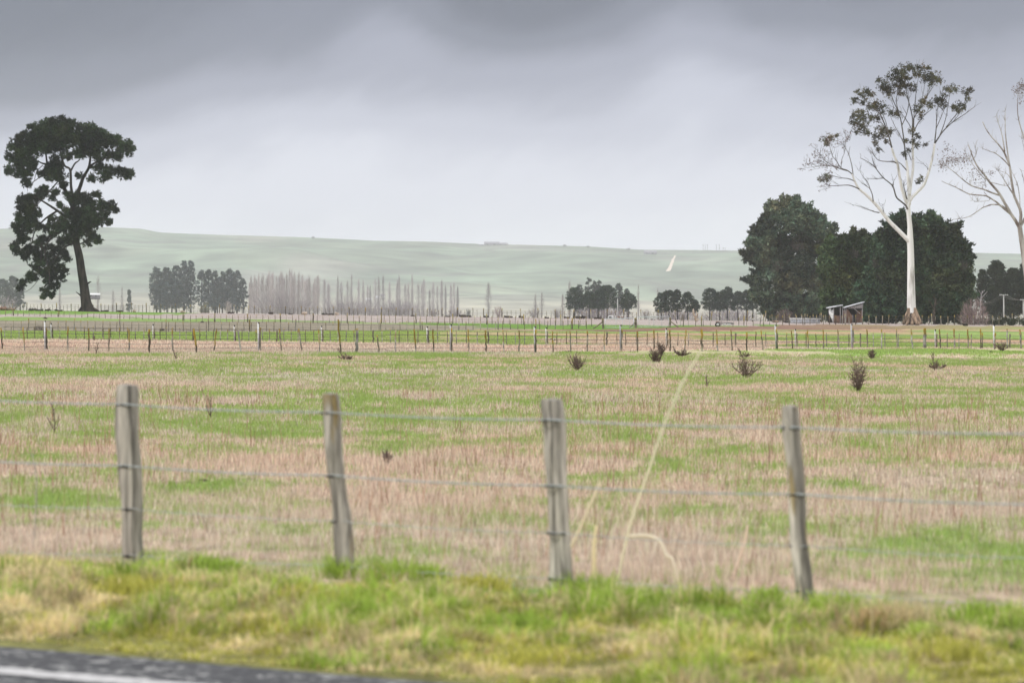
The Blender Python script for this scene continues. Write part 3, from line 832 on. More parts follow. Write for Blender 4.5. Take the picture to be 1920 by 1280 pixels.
# ------------------------------------------------------------------ gates
def strainer(tp, bs, w, stay, label):
    b = G(*bs)
    root = thing('strainer_post', b, label, 'post', 'gate strainer posts')
    s = b[1] / F; t = P(tp[0], tp[1], b[1])
    col = lichen_col(7, .15, 0)
    k = np.linspace(0, 1, 7)[:, None]
    mb = MB(); p = b * (1 - k) + t * k; p[0, 2] -= .1
    mb.tube(p - b, w * .5 * s, 8, True, .12, col); mb.build('post', M['wood'], root)
    a0 = P(stay[0], stay[1], b[1]) ; a1 = G(stay[2], stay[3]); a1 = np.array([P(stay[2], stay[3], b[1])[0], b[1] - .05, float(zg(P(stay[2], stay[3], b[1])[0], b[1]))])
    mb = MB(); mb.tube(np.array([a0, (a0 + a1) / 2, a1]) - b, 1.1 * s, 6, True, .1, np.array([.23, .19, .14])); mb.build('diagonal_stay', M['wood'], root)
    return b
g1 = strainer((1130, 597), (1131, 616.5), 4.2, (1129, 604, 1112, 616), 'weathered strainer post at left of the paired gates, stay leaning left')
g2 = strainer((1191.5, 596), (1192, 615), 4.6, (1190, 605, 1180, 613.5), 'thick middle strainer post between the two pale gates')
g3 = strainer((1256.5, 595.5), (1256.5, 613), 3.6, (1258, 603, 1272, 612), 'strainer post right of the tubular gate, stay leaning right')

def gate(xa, xb, ytop, ybot, Y, label, pal, nr, vert):
    a = P(xa, ybot, Y); root = thing('farm_gate', a, label, 'gate', None); s = Y / F
    q = lambda x, y: P(x, y, Y) - a
    fr = MB(); r = .55 * s
    yt = lambda x: ytop[0] + (ytop[1] - ytop[0]) * (x - xa) / (xb - xa)
    yb = lambda x: ybot + (ytop[1] - ytop[0]) * .5 * (x - xa) / (xb - xa)
    loop = [q(xa, yb(xa)), q(xa, yt(xa)), q(xb, yt(xb)), q(xb, yb(xb)), q(xa, yb(xa))]
    for i in range(4): fr.tube([loop[i], loop[i + 1]], r * (1.25 if i == 1 else .85), 6)
    fr.build('gate_frame', M['galv'], root)
    for i in range(nr):
        k = (i + 1) / (nr + 1)
        mb = MB(); mb.tube([q(xa, yt(xa) * (1 - k) + yb(xa) * k), q(xb, yt(xb) * (1 - k) + yb(xb) * k)], r * .33, 5); mb.build('rail', M['galv'], root)
    for x in vert:
        mb = MB(); mb.tube([q(x, yt(x)), q(x, yb(x))], r * .6, 5); mb.build('upright', M['galv'], root)
gate(1196, 1254, (594.3, 593.2), 612.5, g2[1] * .5 + g3[1] * .5, 'pale tubular metal farm gate between the middle and right strainer posts', 0, 4, (1217, 1226, 1241))
gate(1135, 1188, (597.5, 596.2), 614, g1[1] * .5 + g2[1] * .5, 'faint thin metal farm gate between the left and middle strainer posts', 0, 3, (1155, 1167, 1180))

# ------------------------------------------------------------------ trees built from limb outlines
class Tree:
    def __init__(self, px, py, Y, name, label, cat='tree', group=None, base=None):
        self.px, self.py, self.Y = px, py, Y
        p = P(px, py, Y)
        self.b = np.array([p[0], Y, float(zg(p[0], Y))]) if base is None else base
        self.s = Y / F
        self.root = thing(name, self.b, label, cat, group)
    def at(self, x, y, d=0.0):
        """photo outline point at depth offset d metres"""
        q = P(x, y, self.Y) - self.b
        return q + np.array([0, d, 0])
    def limb(self, mb, pts, w, d0=0., d1=0., sides=7, n=5, jit=.05):
        p = np.array([self.at(x, y, d0 + (d1 - d0) * (i / (len(pts) - 1)) ** 1.0) for i, (x, y) in enumerate(pts)])
        c = curve(p, n); k = np.linspace(0, 1, len(c))
        if len(np.atleast_1d(w)) == 2: r = (w[0] * (1 - k) + w[1] * k) * .5 * self.s
        else: r = np.interp(k, np.linspace(0, 1, len(w)), w) * .5 * self.s
        mb.tube(c, r, sides, True, jit)
        return c

def lone_pine():
    T = Tree(164, 583, 600, 'pine_tree', 'tall lone dark pine with leaning trunk and ragged drooping crown at left', 'tree')
    tr = MB()
    T.limb(tr, [(165, 588), (164, 578), (161, 565), (158, 540), (153, 510), (149, 482), (143, 455), (139, 425), (138, 395), (141, 375)], (34, 25, 20, 17.5, 16, 15, 13.5, 12.5, 11, 9), sides=14, jit=.08)
    for x, y, xx, yy in ((156, 576, 147, 585), (160, 577, 154, 586), (168, 576, 181, 584), (170, 578, 190, 586), (165, 576, 166, 587)):
        T.limb(tr, [(x, y), ((x + xx) / 2, (y + yy) / 2 - 1), (xx, yy)], (9, 3), -.2, random.uniform(-1.2, .3), 6)
    for st in ([(156, 559), (150, 552), (144, 547)], [(164, 532), (169, 529), (173, 528)]):
        T.limb(tr, st, (4.5, 1), -.3, -1.2, 5)
    tr.build('trunk', M['pinebark'], T.root, smoothed=True)
    br = MB()
    L = [([(139, 395), (130, 375), (124, 361), (112, 341), (105, 333), (96, 322), (87, 308), (84, 294), (83, 280)], (8.5, 3), 2), ([(88, 308), (78, 306), (66, 301), (52, 300)], (4, 1.5), 3),
         ([(137, 385), (135, 360), (134, 347), (133, 319), (123, 311), (116, 288), (112, 268)], (7, 2.5), -2), ([(133, 320), (141, 307), (150, 300), (156, 285)], (4, 1.5), -1),
         ([(141, 375), (150, 350), (156, 332), (166, 313), (169, 288), (172, 265)], (9, 3), 1), ([(166, 313), (181, 305), (201, 297), (222, 290)], (5, 1.5), -2), ([(168, 314), (185, 313), (203, 316), (227, 324), (240, 326)], (6, 1.6), 2),
         ([(138, 412), (123, 405), (101, 390), (81, 377), (68, 370)], (7, 2), -2), ([(137, 420), (106, 437), (81, 453), (80, 472), (78, 496), (70, 515)], (6, 1.5), -1.5), ([(112, 432), (96, 448), (86, 470), (95, 505), (98, 540)], (4.5, 1.2), -3),
         ([(108, 395), (84, 410), (64, 432), (55, 460), (44, 480)], (4, 1.2), 2.5), ([(140, 400), (160, 392), (185, 388), (210, 388)], (5, 1.3), 1), ([(139, 425), (160, 425), (180, 420), (202, 408)], (4.5, 1.2), -2),
         ([(112, 341), (98, 333), (84, 329), (68, 338), (55, 350), (53, 360)], (2.6, .8), -1), ([(108, 341), (95, 358), (81, 376), (67, 393)], (3, 1.2), -3), ([(76, 514), (70, 528), (60, 541), (49, 548)], (1.4, .6), -2),
         ([(80, 310), (70, 322), (66, 340), (60, 352)], (1.8, .6), -2), ([(143, 455), (126, 462), (112, 476), (104, 490)], (3.5, 1), -2), ([(145, 460), (160, 452), (176, 446)], (3, 1), 2)]
    for p, w, d in L: T.limb(br, p, w, 0, d * 1.1, 6)
    br.build('branch', M['pinebark'], T.root, smoothed=True)
    C = [(75,245,14),(95,237,13),(115,235,14),(135,240,13),(155,240,8),(172,246,12),(65,252,10),(187,254,12),(45,260,12),(60,264,14),(82,260,16),(105,260,16),(128,262,14),(162,260,14),(180,266,15),(200,262,12),(215,264,10),
         (28,272,10),(42,282,13),(65,282,13),(90,274,13),(112,275,11),(160,280,14),(178,282,11),(225,275,9),(238,270,7),(22,295,8),(35,302,13),(55,302,13),(105,305,11),(125,292,8),(148,290,8),(186,296,8),(205,290,9),(222,290,9),(240,284,8),(247,279,5),
         (18,320,8),(35,322,11),(52,325,9),(98,320,13),(112,327,11),(187,315,8),(205,322,11),(225,322,9),(243,325,7),(48,342,8),(58,312,8),(195,332,8),(172,335,6),(237,331,6),(95,331,8),
         (60,374,11),(75,364,10),(45,377,11),(85,356,7),(40,390,8),(60,390,9),(105,360,6),(145,372,12),(160,377,12),(128,367,7),(182,367,7),(160,395,14),(185,387,11),(205,387,9),(216,393,6),(140,402,13),(175,410,12),(195,405,8),(112,386,6),(98,371,5),(124,396,7),
         (45,415,11),(30,425,7),(60,416,11),(42,445,9),(28,462,8),(32,472,6),(70,400,8),(52,430,8),(100,412,6),(112,426,9),(130,430,13),(150,427,11),(165,422,10),(185,417,9),(206,416,6),(170,440,9),(185,450,7),(165,456,6),(102,440,8),(80,450,8),(125,450,9),(140,442,9),(60,467,9),(48,482,7),(70,477,9),(90,466,8),(118,475,9),(100,490,9),(80,490,7),
         (125,485,6),(65,500,7),(101,506,9),(55,517,8),(42,530,7),(62,521,7),(86,511,8),(112,520,8),(92,526,7),(106,535,6),(85,545,7),(97,553,6),(80,557,4.5),(37,541,5),(75,255,14),(120,250,14),(150,262,10),(98,248,14)]
    C = [(x, y, r * 1.10) for x, y, r in C] + [(52, 402, 8), (35, 405, 7), (72, 425, 8), (88, 428, 7), (50, 470, 8), (38, 452, 8), (72, 455, 8), (115, 455, 9), (108, 468, 8), (72, 488, 7), (95, 478, 8), (115, 500, 7), (90, 502, 8), (75, 512, 7), (100, 516, 8), (120, 508, 6), (95, 538, 6), (150, 440, 8), (120, 412, 8), (155, 410, 11), (98, 425, 7), (35, 435, 7), (118, 345, 8), (150, 330, 6), (78, 325, 7)]
    cr = MB(); cen = []
    for x, y, r in C:
        top = y < 300; sub = []
        for j in range(max(3, int(r * .55))):                      # each bough end: a few lumps
            a = random.random() * 6.28; q = random.random() ** .6 * r * .85
            sub.append((x + q * math.cos(a), y + q * math.sin(a) * .85, random.uniform(-1, 1) * (4.2 if top else 2.4), random.uniform(.18, .36) * r))
        for sx, sy, d, sr in sub:
            for _ in range(int(4 + sr * sr * .8)):
                a = random.random() * 6.28; q = random.random() ** .5 * sr * 1.1
                cen.append(T.at(sx + q * math.cos(a), sy + q * math.sin(a) * .8, d + random.uniform(-1, 1) * sr * T.s))
        for _ in range(int(4 + r * r * (.34 if top else .30))):      # loose needles between the lumps
            a = random.random() * 6.28; q = random.random() ** .6 * r * 1.12
            cen.append(T.at(x + q * math.cos(a), y + q * math.sin(a), random.uniform(-1, 1) * (4 if top else 2.2)))
    cen = np.array(cen)
    tufts(cr, cen, rng.uniform(.08, .24, len(cen)), 12, .17, (.016, .033, .012), .5, 1.9, .45, 1.6)
    cr.build('crown', M['needle'], T.root)
lone_pine()

def white_gum():
    T = Tree(1710, 606, 545, 'gum_tree', 'tall white-trunked gum tree with flared brown base and sparse leafy crown', 'tree')
    tr = MB()
    T.limb(tr, [(1709.5, 590), (1709, 575), (1708.5, 545), (1708, 505), (1707.5, 470), (1706.5, 450), (1706, 425), (1703.5, 398), (1702.5, 380)], (18, 17, 15.5, 13.5, 12.5, 12.5, 9.5, 8.5, 8), sides=16, jit=.05)
    tr.build('trunk', M['gumbark'], T.root, smoothed=True)
    fl = MB()
    T.limb(fl, [(1710, 609), (1710, 603), (1710, 594), (1709.5, 585), (1709.3, 577)], (26, 24, 20.5, 19, 17.6), sides=16, jit=.13)
    for x, y, xx, yy, d in ((1705, 588, 1693, 607, -.5), (1707, 590, 1699, 608, -1.1), (1710, 590, 1708, 608.5, -1.3), (1713, 590, 1717, 608, -1.1), (1715, 588, 1727, 606, -.4), (1712, 592, 1722, 607.5, -.9), (1706, 585, 1695, 605, .6)):
        T.limb(fl, [(x, y - 8), ((x * .55 + xx * .45), y + 6), (xx, yy + 1)], (7, 8.5, 5), -.15, d, 7, 5, .15)
    fl.build('flared_base', M['peelbark'], T.root, smoothed=True)
    wb = MB()
    W = [([(1706, 455), (1701, 449), (1684, 432), (1666, 414), (1651, 395), (1636, 378), (1622, 365), (1609, 354), (1601, 340), (1596, 327)], (9, 3.2), -1.5), ([(1702, 382), (1697, 374), (1690, 352), (1686, 332), (1681, 307), (1674, 290), (1670, 278)], (7, 4), -1.5),
         ([(1704, 384), (1705, 364), (1703.5, 340), (1702, 318), (1700, 300)], (8, 4), .5), ([(1705, 366), (1708, 346), (1713, 314), (1713, 285), (1713, 257)], (6.5, 3.5), 1.5), ([(1706, 376), (1711, 369), (1722, 358), (1733, 346), (1741, 325), (1747, 305), (1751, 287), (1754, 269)], (6.5, 4), 1)]
    for p, w, d in W: T.limb(wb, p, w, 0, d, 8)
    wb.build('white_limb', M['gumbark'], T.root, smoothed=True)
    gb = MB()
    D = [([(1596, 327), (1586, 320), (1575, 316), (1566, 303), (1557, 291), (1552, 269)], 2.2, -1.5, -2.5), ([(1609, 355), (1597, 350), (1586, 348), (1569, 349), (1552, 349), (1540, 342)], 2.4, -1.5, -3), ([(1602, 341), (1590, 336), (1575, 334), (1557, 330), (1547, 333)], 2, -1.4, -1),
         ([(1598, 330), (1596, 312), (1591, 291), (1585, 278), (1581, 264)], 2, -1.5, 0), ([(1590, 322), (1568, 316), (1552, 308), (1541, 300), (1532, 288)], 1.6, -1.5, -3.5), ([(1570, 314), (1550, 312), (1530, 313), (1512, 315)], 1.4, -2, -1), ([(1575, 316), (1577, 300), (1583, 285), (1586, 262)], 1.4, -1.6, -.5),
         ([(1648, 399), (1637, 397), (1625, 393), (1600, 385)], 2.2, -.5, -2), ([(1659, 402), (1656, 396), (1652, 386)], 1.6, -.5, -1), ([(1636, 378), (1634, 366), (1629, 355), (1622, 350), (1611, 343)], 2.2, -1, -2.5), ([(1629, 355), (1624, 342), (1615, 332), (1609, 320)], 1.6, -1.8, -2.5),
         ([(1701, 392), (1697, 385), (1688, 378), (1679, 370), (1673, 352), (1668, 346), (1654, 335), (1645, 325), (1636, 314), (1625, 306), (1609, 298)], 3.4, -.3, -3.5), ([(1654, 335), (1642, 336), (1627, 336)], 1.6, -2, -3), ([(1640, 318), (1634, 305), (1630, 290)], 1.2, -2.5, -3.5), ([(1673, 352), (1673, 340)], 1.6, -1, -1.4),
         ([(1700, 374), (1697, 362), (1693, 348), (1692, 338)], 2.6, -.4, -1), ([(1679, 307), (1672, 304), (1660, 304), (1645, 302), (1637, 295), (1627, 282)], 2.4, -1.5, -3), ([(1701, 320), (1695, 313), (1690, 307), (1683, 303), (1676, 304)], 2.4, .3, 1),
         ([(1670, 278), (1664, 255), (1654, 228), (1645, 212), (1627, 200), (1610, 199)], 3.2, -1.5, -2), ([(1669, 275), (1658, 262), (1645, 255), (1625, 250)], 1.8, -1.5, 0), ([(1660, 245), (1650, 232), (1635, 228), (1615, 220)], 1.8, -1.6, -3), ([(1664, 255), (1660, 230), (1652, 210), (1640, 195)], 1.7, -1.5, .5), ([(1627, 200), (1620, 188), (1617, 176)], 1.3, -2, -2),
         ([(1700, 302), (1698, 285), (1697, 273), (1694, 248), (1690, 223), (1684, 205), (1677, 189), (1671, 170), (1667, 158)], 3.2, .5, 1.5), ([(1697, 273), (1690, 255), (1680, 235), (1672, 215)], 1.8, .6, 2.5), ([(1692, 235), (1700, 215), (1704, 190), (1700, 165)], 1.8, .8, -1), ([(1686, 210), (1682, 190), (1684, 170), (1682, 145)], 1.8, 1, 1),
         ([(1713, 257), (1713, 240), (1713, 223), (1709, 203), (1704, 185), (1699, 160), (1695, 140)], 3.2, 1.5, 1), ([(1713, 225), (1722, 210), (1729, 196), (1734, 175), (1738, 151)], 2, 1.5, 2.5), ([(1714, 250), (1722, 232), (1734, 216), (1747, 205)], 2.2, 1.5, 0), ([(1713, 245), (1705, 228), (1692, 210), (1680, 200)], 1.8, 1.5, 3), ([(1715, 240), (1716, 210), (1719, 175), (1724, 140)], 2, 1.5, 1), ([(1729, 196), (1742, 178), (1754, 160), (1760, 152)], 1.5, 2, 3), ([(1722, 212), (1735, 190), (1742, 172), (1748, 150)], 1.5, 2, 1),
         ([(1754, 269), (1755, 256), (1756, 246), (1757, 226), (1758, 207), (1763, 185)], 2.8, 1, .5), ([(1754, 269), (1762, 257), (1770, 246), (1780, 236), (1792, 226), (1812, 213), (1831, 199)], 2.8, 1, 2.5), ([(1764, 253), (1770, 235), (1774, 219), (1777, 198), (1779, 178)], 1.9, 1, -1), ([(1776, 238), (1792, 218), (1803, 205), (1812, 194), (1815, 176)], 1.8, 1.5, 1.5), ([(1757, 240), (1764, 222), (1770, 205), (1772, 195)], 1.5, 1, -1), ([(1790, 227), (1800, 215), (1805, 205)], 1.2, 2, 2),
         ([(1710, 300), (1702, 285), (1694, 288)], 1.5, 1, -1), ([(1713, 280), (1722, 272), (1735, 272)], 1.4, 1.5, 2), ([(1735, 340), (1726, 338), (1720, 342)], 1.2, 1, .5), ([(1742, 320), (1738, 312), (1730, 306)], 1.0, 1, .5)]
    for p, w, a, b_ in D: T.limb(gb, p, (w, max(.55, w * .3)), a, b_, 6)
    # fine twigs at the branch ends
    for p, w, a, b_ in D:
        ends = p[-3:]
        for _ in range(7):
            x, y = random.choice(ends); x += random.uniform(-2, 2); y += random.uniform(-2, 2)
            dx = (p[-1][0] - p[-2][0]) * .6 + random.uniform(-9, 9); dy = (p[-1][1] - p[-2][1]) * .6 + random.uniform(-11, 3)
            T.limb(gb, [(x, y), (x + dx * .5 + random.uniform(-2, 2), y + dy * .5), (x + dx, y + dy)], (.7, .35), b_, b_ + random.uniform(-.7, .7), 3, 2)
    gb.build('dark_branch', M['deadwood'], T.root, smoothed=True)
    C = [(1683,135,9),(1695,130,9),(1707,128,8),(1675,145,9),(1690,148,9),(1703,145,5),(1725,130,8),(1738,128,6),(1735,145,9),(1750,142,9),(1761,150,8),(1720,140,6),(1745,155,6),(1685,160,9),(1700,160,8),(1712,165,7),(1655,160,9),(1665,166,8),(1650,152,5),(1668,175,7),(1690,175,6),
         (1775,170,7),(1786,168,8),(1765,185,8),(1755,190,7),(1768,197,7),(1792,200,8),(1805,200,7),(1811,172,7),(1819,170,5),(1815,185,4),(1798,207,5),(1735,192,8),(1722,205,8),(1727,215,6),(1745,198,6),(1675,210,7),(1685,216,6),
         (1610,175,8),(1625,172,8),(1635,176,5),(1603,188,6),(1620,190,6),(1640,196,9),(1652,200,8),(1655,209,5),(1630,202,6),(1605,215,8),(1617,212,8),(1600,230,7),(1612,230,9),(1620,240,8),(1607,246,6),(1632,222,8),(1645,222,6),(1625,251,6),(1650,246,9),(1660,250,8),(1643,258,7),(1670,246,5),(1660,265,4),(1648,282,5),(1640,271,4),
         (1710,246,5),(1718,256,6),(1700,263,4),(1722,271,5),(1695,290,5),(1712,266,5),(1704,281,4),(1735,272,3),(1725,335,4),(1720,342,3),(1545,262,5),(1555,258,6),(1565,258,5),(1551,270,4),(1540,335,5),(1550,335,5),(1547,328,4)]
    cr = MB(); cen = []
    for x, y, r in C:
        for j in range(max(3, int(r * .7))):
            a = random.random() * 6.28; q = random.random() ** .6 * r
            sx, sy, d, sr = x + q * math.cos(a), y + q * math.sin(a) * .8, random.uniform(-1.5, 1.5), random.uniform(.14, .30) * r
            for _ in range(int(3 + sr * sr * 1.5)):
                a = random.random() * 6.28; q = random.random() ** .5 * sr * 1.25
                cen.append(T.at(sx + q * math.cos(a) * 1.25, sy + q * math.sin(a) * .6, d + random.uniform(-1, 1) * sr * T.s))
        for _ in range(int(4 + r * r * .36)):
            a = random.random() * 6.28; q = random.random() ** .7 * r * 1.45
            cen.append(T.at(x + q * math.cos(a) * 1.1, y + q * math.sin(a) * .95, random.uniform(-1.4, 1.4)))
    cen = np.array(cen)
    tufts(cr, cen, rng.uniform(.08, .26, len(cen)), 6, .115, (.062, .075, .040), .40, 1.8, -.25, 1.2)
    # thin reddish fringe on the nearly bare left branches
    tw = MB()
    for p in ([(1552, 269)], [(1541, 300), (1532, 288)], [(1530, 313), (1512, 315)], [(1557, 330), (1552, 349)], [(1586, 262), (1579, 272)], [(1557, 291), (1568, 316)], [(1545, 312), (1550, 305)]):
        for _ in range(16):
            x, y = random.choice(p); x += random.uniform(-6, 6); y += random.uniform(-6, 6)
            dx, dy = random.uniform(-19, 5), random.uniform(-19, 7); d = random.uniform(-3.5, -.5)
            T.limb(tw, [(x, y), (x + dx * .5, y + dy * .4), (x + dx, y + dy)], (.8, .35), d, d + random.uniform(-.5, .5), 3, 3)
            n = 5; q = np.array([T.at(x + dx * (.6 + .4 * random.random()) + random.uniform(-2, 2), y + dy * (.55 + .45 * random.random()) + random.uniform(-2, 2), d) for _ in range(n)])
            leaf_tris(cr, q, np.full(n, .10), np.array([[.17, .11, .10]]) * (.6 + .8 * rng.random((n, 1))), 2.2)
    tag(tw.build('twigs', M['deadwood'], T.root), kind='stuff')
    cr.build('crown', M['gumleaf'], T.root)
white_gum()

def grey_gum():
    T = Tree(1938, 607, 540, 'gum_tree', 'mostly bare grey gum tree with dead reddish leaves at the right edge', 'tree')
    tr = MB()
    T.limb(tr, [(1940, 610), (1937, 595), (1932, 560), (1926, 515), (1919, 470), (1914, 440), (1912, 425)], (24, 17, 15, 13, 10.5, 9, 8.5), sides=12)
    tr.build('trunk', M['greybark'], T.root, smoothed=True)
    br = MB()
    D = [([(1912, 428), (1904, 414), (1896, 402), (1884, 382), (1873, 363), (1863, 351), (1854, 341), (1843, 326), (1833, 315), (1825, 300), (1820, 288), (1814, 272)], 6.5, -1), ([(1913, 420), (1914, 397), (1907, 378), (1902, 365), (1897, 335), (1894, 310), (1888, 294), (1883, 283), (1872, 268), (1862, 257), (1852, 243), (1845, 228)], 6.5, 1.5),
         ([(1884, 285), (1881, 262), (1878, 246), (1873, 230), (1869, 218)], 2.6, 1), ([(1893, 312), (1889, 275), (1887, 245), (1888, 225), (1889, 207)], 3, 2.5), ([(1893, 312), (1882, 300), (1867, 288), (1856, 284), (1843, 279)], 2.8, 0), ([(1898, 404), (1880, 390), (1867, 379), (1850, 369), (1841, 367), (1817, 365), (1800, 358), (1788, 352), (1775, 347), (1761, 341)], 3.6, -3),
         ([(1887, 392), (1875, 385), (1859, 384), (1848, 387), (1838, 391), (1825, 400), (1812, 407), (1795, 411), (1779, 413)], 3, -3.5), ([(1873, 366), (1858, 361), (1843, 355), (1830, 352), (1817, 347), (1803, 337), (1790, 326), (1778, 317), (1767, 308)], 3.4, -2), ([(1912, 398), (1913, 375), (1910, 347), (1904, 330), (1899, 318)], 2.2, 2), ([(1902, 368), (1890, 350), (1880, 335), (1870, 321)], 2.6, -1), ([(1898, 340), (1888, 325), (1871, 319)], 1.8, 1),
         ([(1912, 426), (1925, 405), (1940, 380), (1950, 330), (1955, 270)], 6, 2), ([(1930, 300), (1920, 258), (1911, 225), (1909, 200), (1911, 175)], 3, 1), ([(1945, 350), (1932, 320), (1925, 295), (1918, 260)], 3, 1), ([(1930, 395), (1920, 340), (1915, 320)], 2, 0), ([(1848, 336), (1840, 330), (1815, 300), (1806, 285)], 2, -2), ([(1854, 341), (1885, 348), (1893, 346)], 1.6, 1), ([(1824, 300), (1829, 290), (1827, 278)], 1.5, -1), ([(1845, 360), (1855, 375), (1832, 378), (1822, 376)], 1.2, -1)]
    for p, w, d in D: T.limb(br, p, (w, max(.6, w * .25)), 0, d, 6)
    for p, w, d in D:
        for _ in range(9):
            i = random.randrange(max(1, len(p) // 2), len(p)); x, y = p[i]
            dx, dy = random.uniform(-9, 7), random.uniform(-17, 2)
            T.limb(br, [(x, y), (x + dx * .4, y + dy * .5), (x + dx, y + dy)], (.8, .35), d * .9, d + random.uniform(-1, 1), 3, 2)
    br.build('bare_branch', M['greybark'], T.root, smoothed=True)
    cr = MB()
    for cx, cy, sx, sy, n in ((1775, 303, 9, 7, 260), (1790, 300, 9, 8, 200), (1765, 310, 6, 6, 150), (1808, 300, 8, 9, 200), (1826, 330, 8, 8, 150), (1840, 345, 6, 6, 100), (1773, 280, 6, 8, 80), (1855, 325, 5, 4, 70), (1908, 168, 6, 6, 190), (1916, 162, 5, 6, 190), (1912, 185, 4, 8, 80), (1930, 170, 8, 9, 200), (1955, 250, 14, 12, 250)):
        n = int(n * .8); pts = np.array([T.at(rng.normal(cx, sx * .95), rng.normal(cy, sy * .9), rng.uniform(-2.5, .5)) for _ in range(n)])
        leaf_tris(cr, pts, np.full(n, .10), np.array([[.17, .12, .10]]) * (.55 + .8 * rng.random((n, 1))), 1.9)
        tw = MB()
    cr.build('crown', M['gumleaf'], T.root)
grey_gum()

# ------------------------------------------------------------------ large conifers on the right
def big_conifer(bx, by, Y, ells, label, base=(.040, .068, .030), dead=(), dens=1.0):
    T = Tree(bx, by, Y, 'conifer_tree', label, 'tree', 'large conifers behind the white gum')
    tr = MB()
    top = min(e[1] for e in ells)
    T.limb(tr, [(bx, by + 2), (bx + 1, by - 20), (bx, (by + top) / 2), (bx, top)], (12, 9, 7, 2), sides=9)
    tr.build('trunk', M['pinebark'], T.root)
    cr = MB(); cen = []; rads = []
    for ex, ey, rx, ry in ells:
        rz = (rx + ry) * .5
        nn = int(dens * rx * ry / 9)
        d = rand_dirs(nn * 2); d = d[d[:, 1] < .4][:nn]          # nearer side and rim carry the visible foliage
        ph = random.random() * 9
        for v in d:                                              # boughs: short sprays pushing out and up from the dome
            lump = .07 * math.sin(v[0] * 8 + ph) + .07 * math.sin(v[2] * 9 + ph * 2) + .05 * math.sin(v[1] * 11 + v[0] * 5)
            k0 = .82 + lump * 1.25 + random.uniform(-.07, .07)
            out = random.uniform(2, 6) if random.random() < .66 else random.uniform(7, 17)
            p0 = T.at(ex + v[0] * rx * k0, ey - v[2] * ry * k0, v[1] * rz * k0 * T.s)
            tilt_ = random.uniform(-.1, .6); dv = np.array([v[0] + random.uniform(-.25, .25), v[1] * .6, v[2] * .7 + tilt_]) * out * T.s
            m = 3 + int(out * .6)
            for i in range(m):
                cen.append(p0 + dv * (i / m) + rng.normal(size=3) * .14); rads.append(random.uniform(.16, .48) * (1.15 - .6 * i / m))
        for v in rand_dirs(int(nn * .5)):                       # inner mass
            k = .80 * random.random() ** .35
            cen.append(T.at(ex + v[0] * rx * k, ey - v[2] * ry * k, v[1] * rz * k * T.s)); rads.append(.9)
    cen = np.array(cen)
    tufts(cr, cen, rads, 13, .26, base, .5, 1.6, .4, 3.2)
    cr.build('crown', M['needle'], T.root)
    for i, (dx, dy, r) in enumerate(dead):
        mb = MB()
        for _ in range(60):
            a = random.uniform(0, 6.28); x = dx + random.gauss(0, r * .4); y = dy + random.gauss(0, r * .4)
            T.limb(mb, [(x, y), (x + math.cos(a) * r * .3, y - abs(math.sin(a)) * r * .35), (x + math.cos(a) * r * .7, y - abs(math.sin(a)) * r * .6)], (.7, .3), -ells[0][2] * T.s * 1.05, -ells[0][2] * T.s * 1.1, 3, 2)
        mb.build('dead_twigs', M['deadwood'], T.root)
big_conifer(1470, 592, 700, [(1480, 425, 60, 46), (1535, 440, 30, 34), (1440, 470, 42, 40), (1430, 450, 26, 25), (1505, 490, 58, 46), (1452, 535, 46, 50), (1515, 548, 50, 42), (1412, 478, 16, 12), (1480, 395, 36, 20), (1470, 580, 46, 18), (1520, 580, 46, 18)], 'big round-topped dark conifer, leftmost and tallest of the right-hand clump', (.062, .105, .070), dead=((1455, 500, 14), (1490, 465, 10)))
big_conifer(1575, 592, 590, [(1600, 470, 36, 30), (1575, 500, 40, 42), (1620, 500, 34, 44), (1590, 550, 48, 44), (1565, 470, 22, 24), (1590, 582, 50, 18)], 'lower flat-topped dark conifer rising directly behind the shed', (.046, .090, .038), dead=((1600, 480, 12),))
big_conifer(1665, 594, 585, [(1655, 460, 26, 24), (1665, 500, 34, 46), (1650, 552, 42, 42), (1690, 480, 28, 40), (1690, 440, 26, 28), (1693, 418, 16, 14), (1660, 584, 50, 18)], 'dark conifer between the shed and the white gum trunk', (.032, .072, .040), dead=((1645, 492, 16), (1650, 520, 10)))
big_conifer(1760, 596, 588, [(1735, 440, 42, 34), (1765, 450, 38, 36), (1720, 480, 40, 45), (1775, 490, 40, 45), (1740, 540, 52, 48), (1787, 545, 34, 42), (1800, 475, 14, 16), (1810, 468, 9, 8), (1805, 525, 16, 22), (1735, 584, 50, 18), (1780, 586, 40, 16)], 'broad spreading dark conifer, rightmost of the clump just behind the white gum', (.042, .084, .046), dead=((1800, 500, 12),))

# ------------------------------------------------------------------ far trees
def far_tree_base(x, Y):
    p = P(x, 588, Y); return np.array([p[0], Y, float(zg(p[0], Y))])

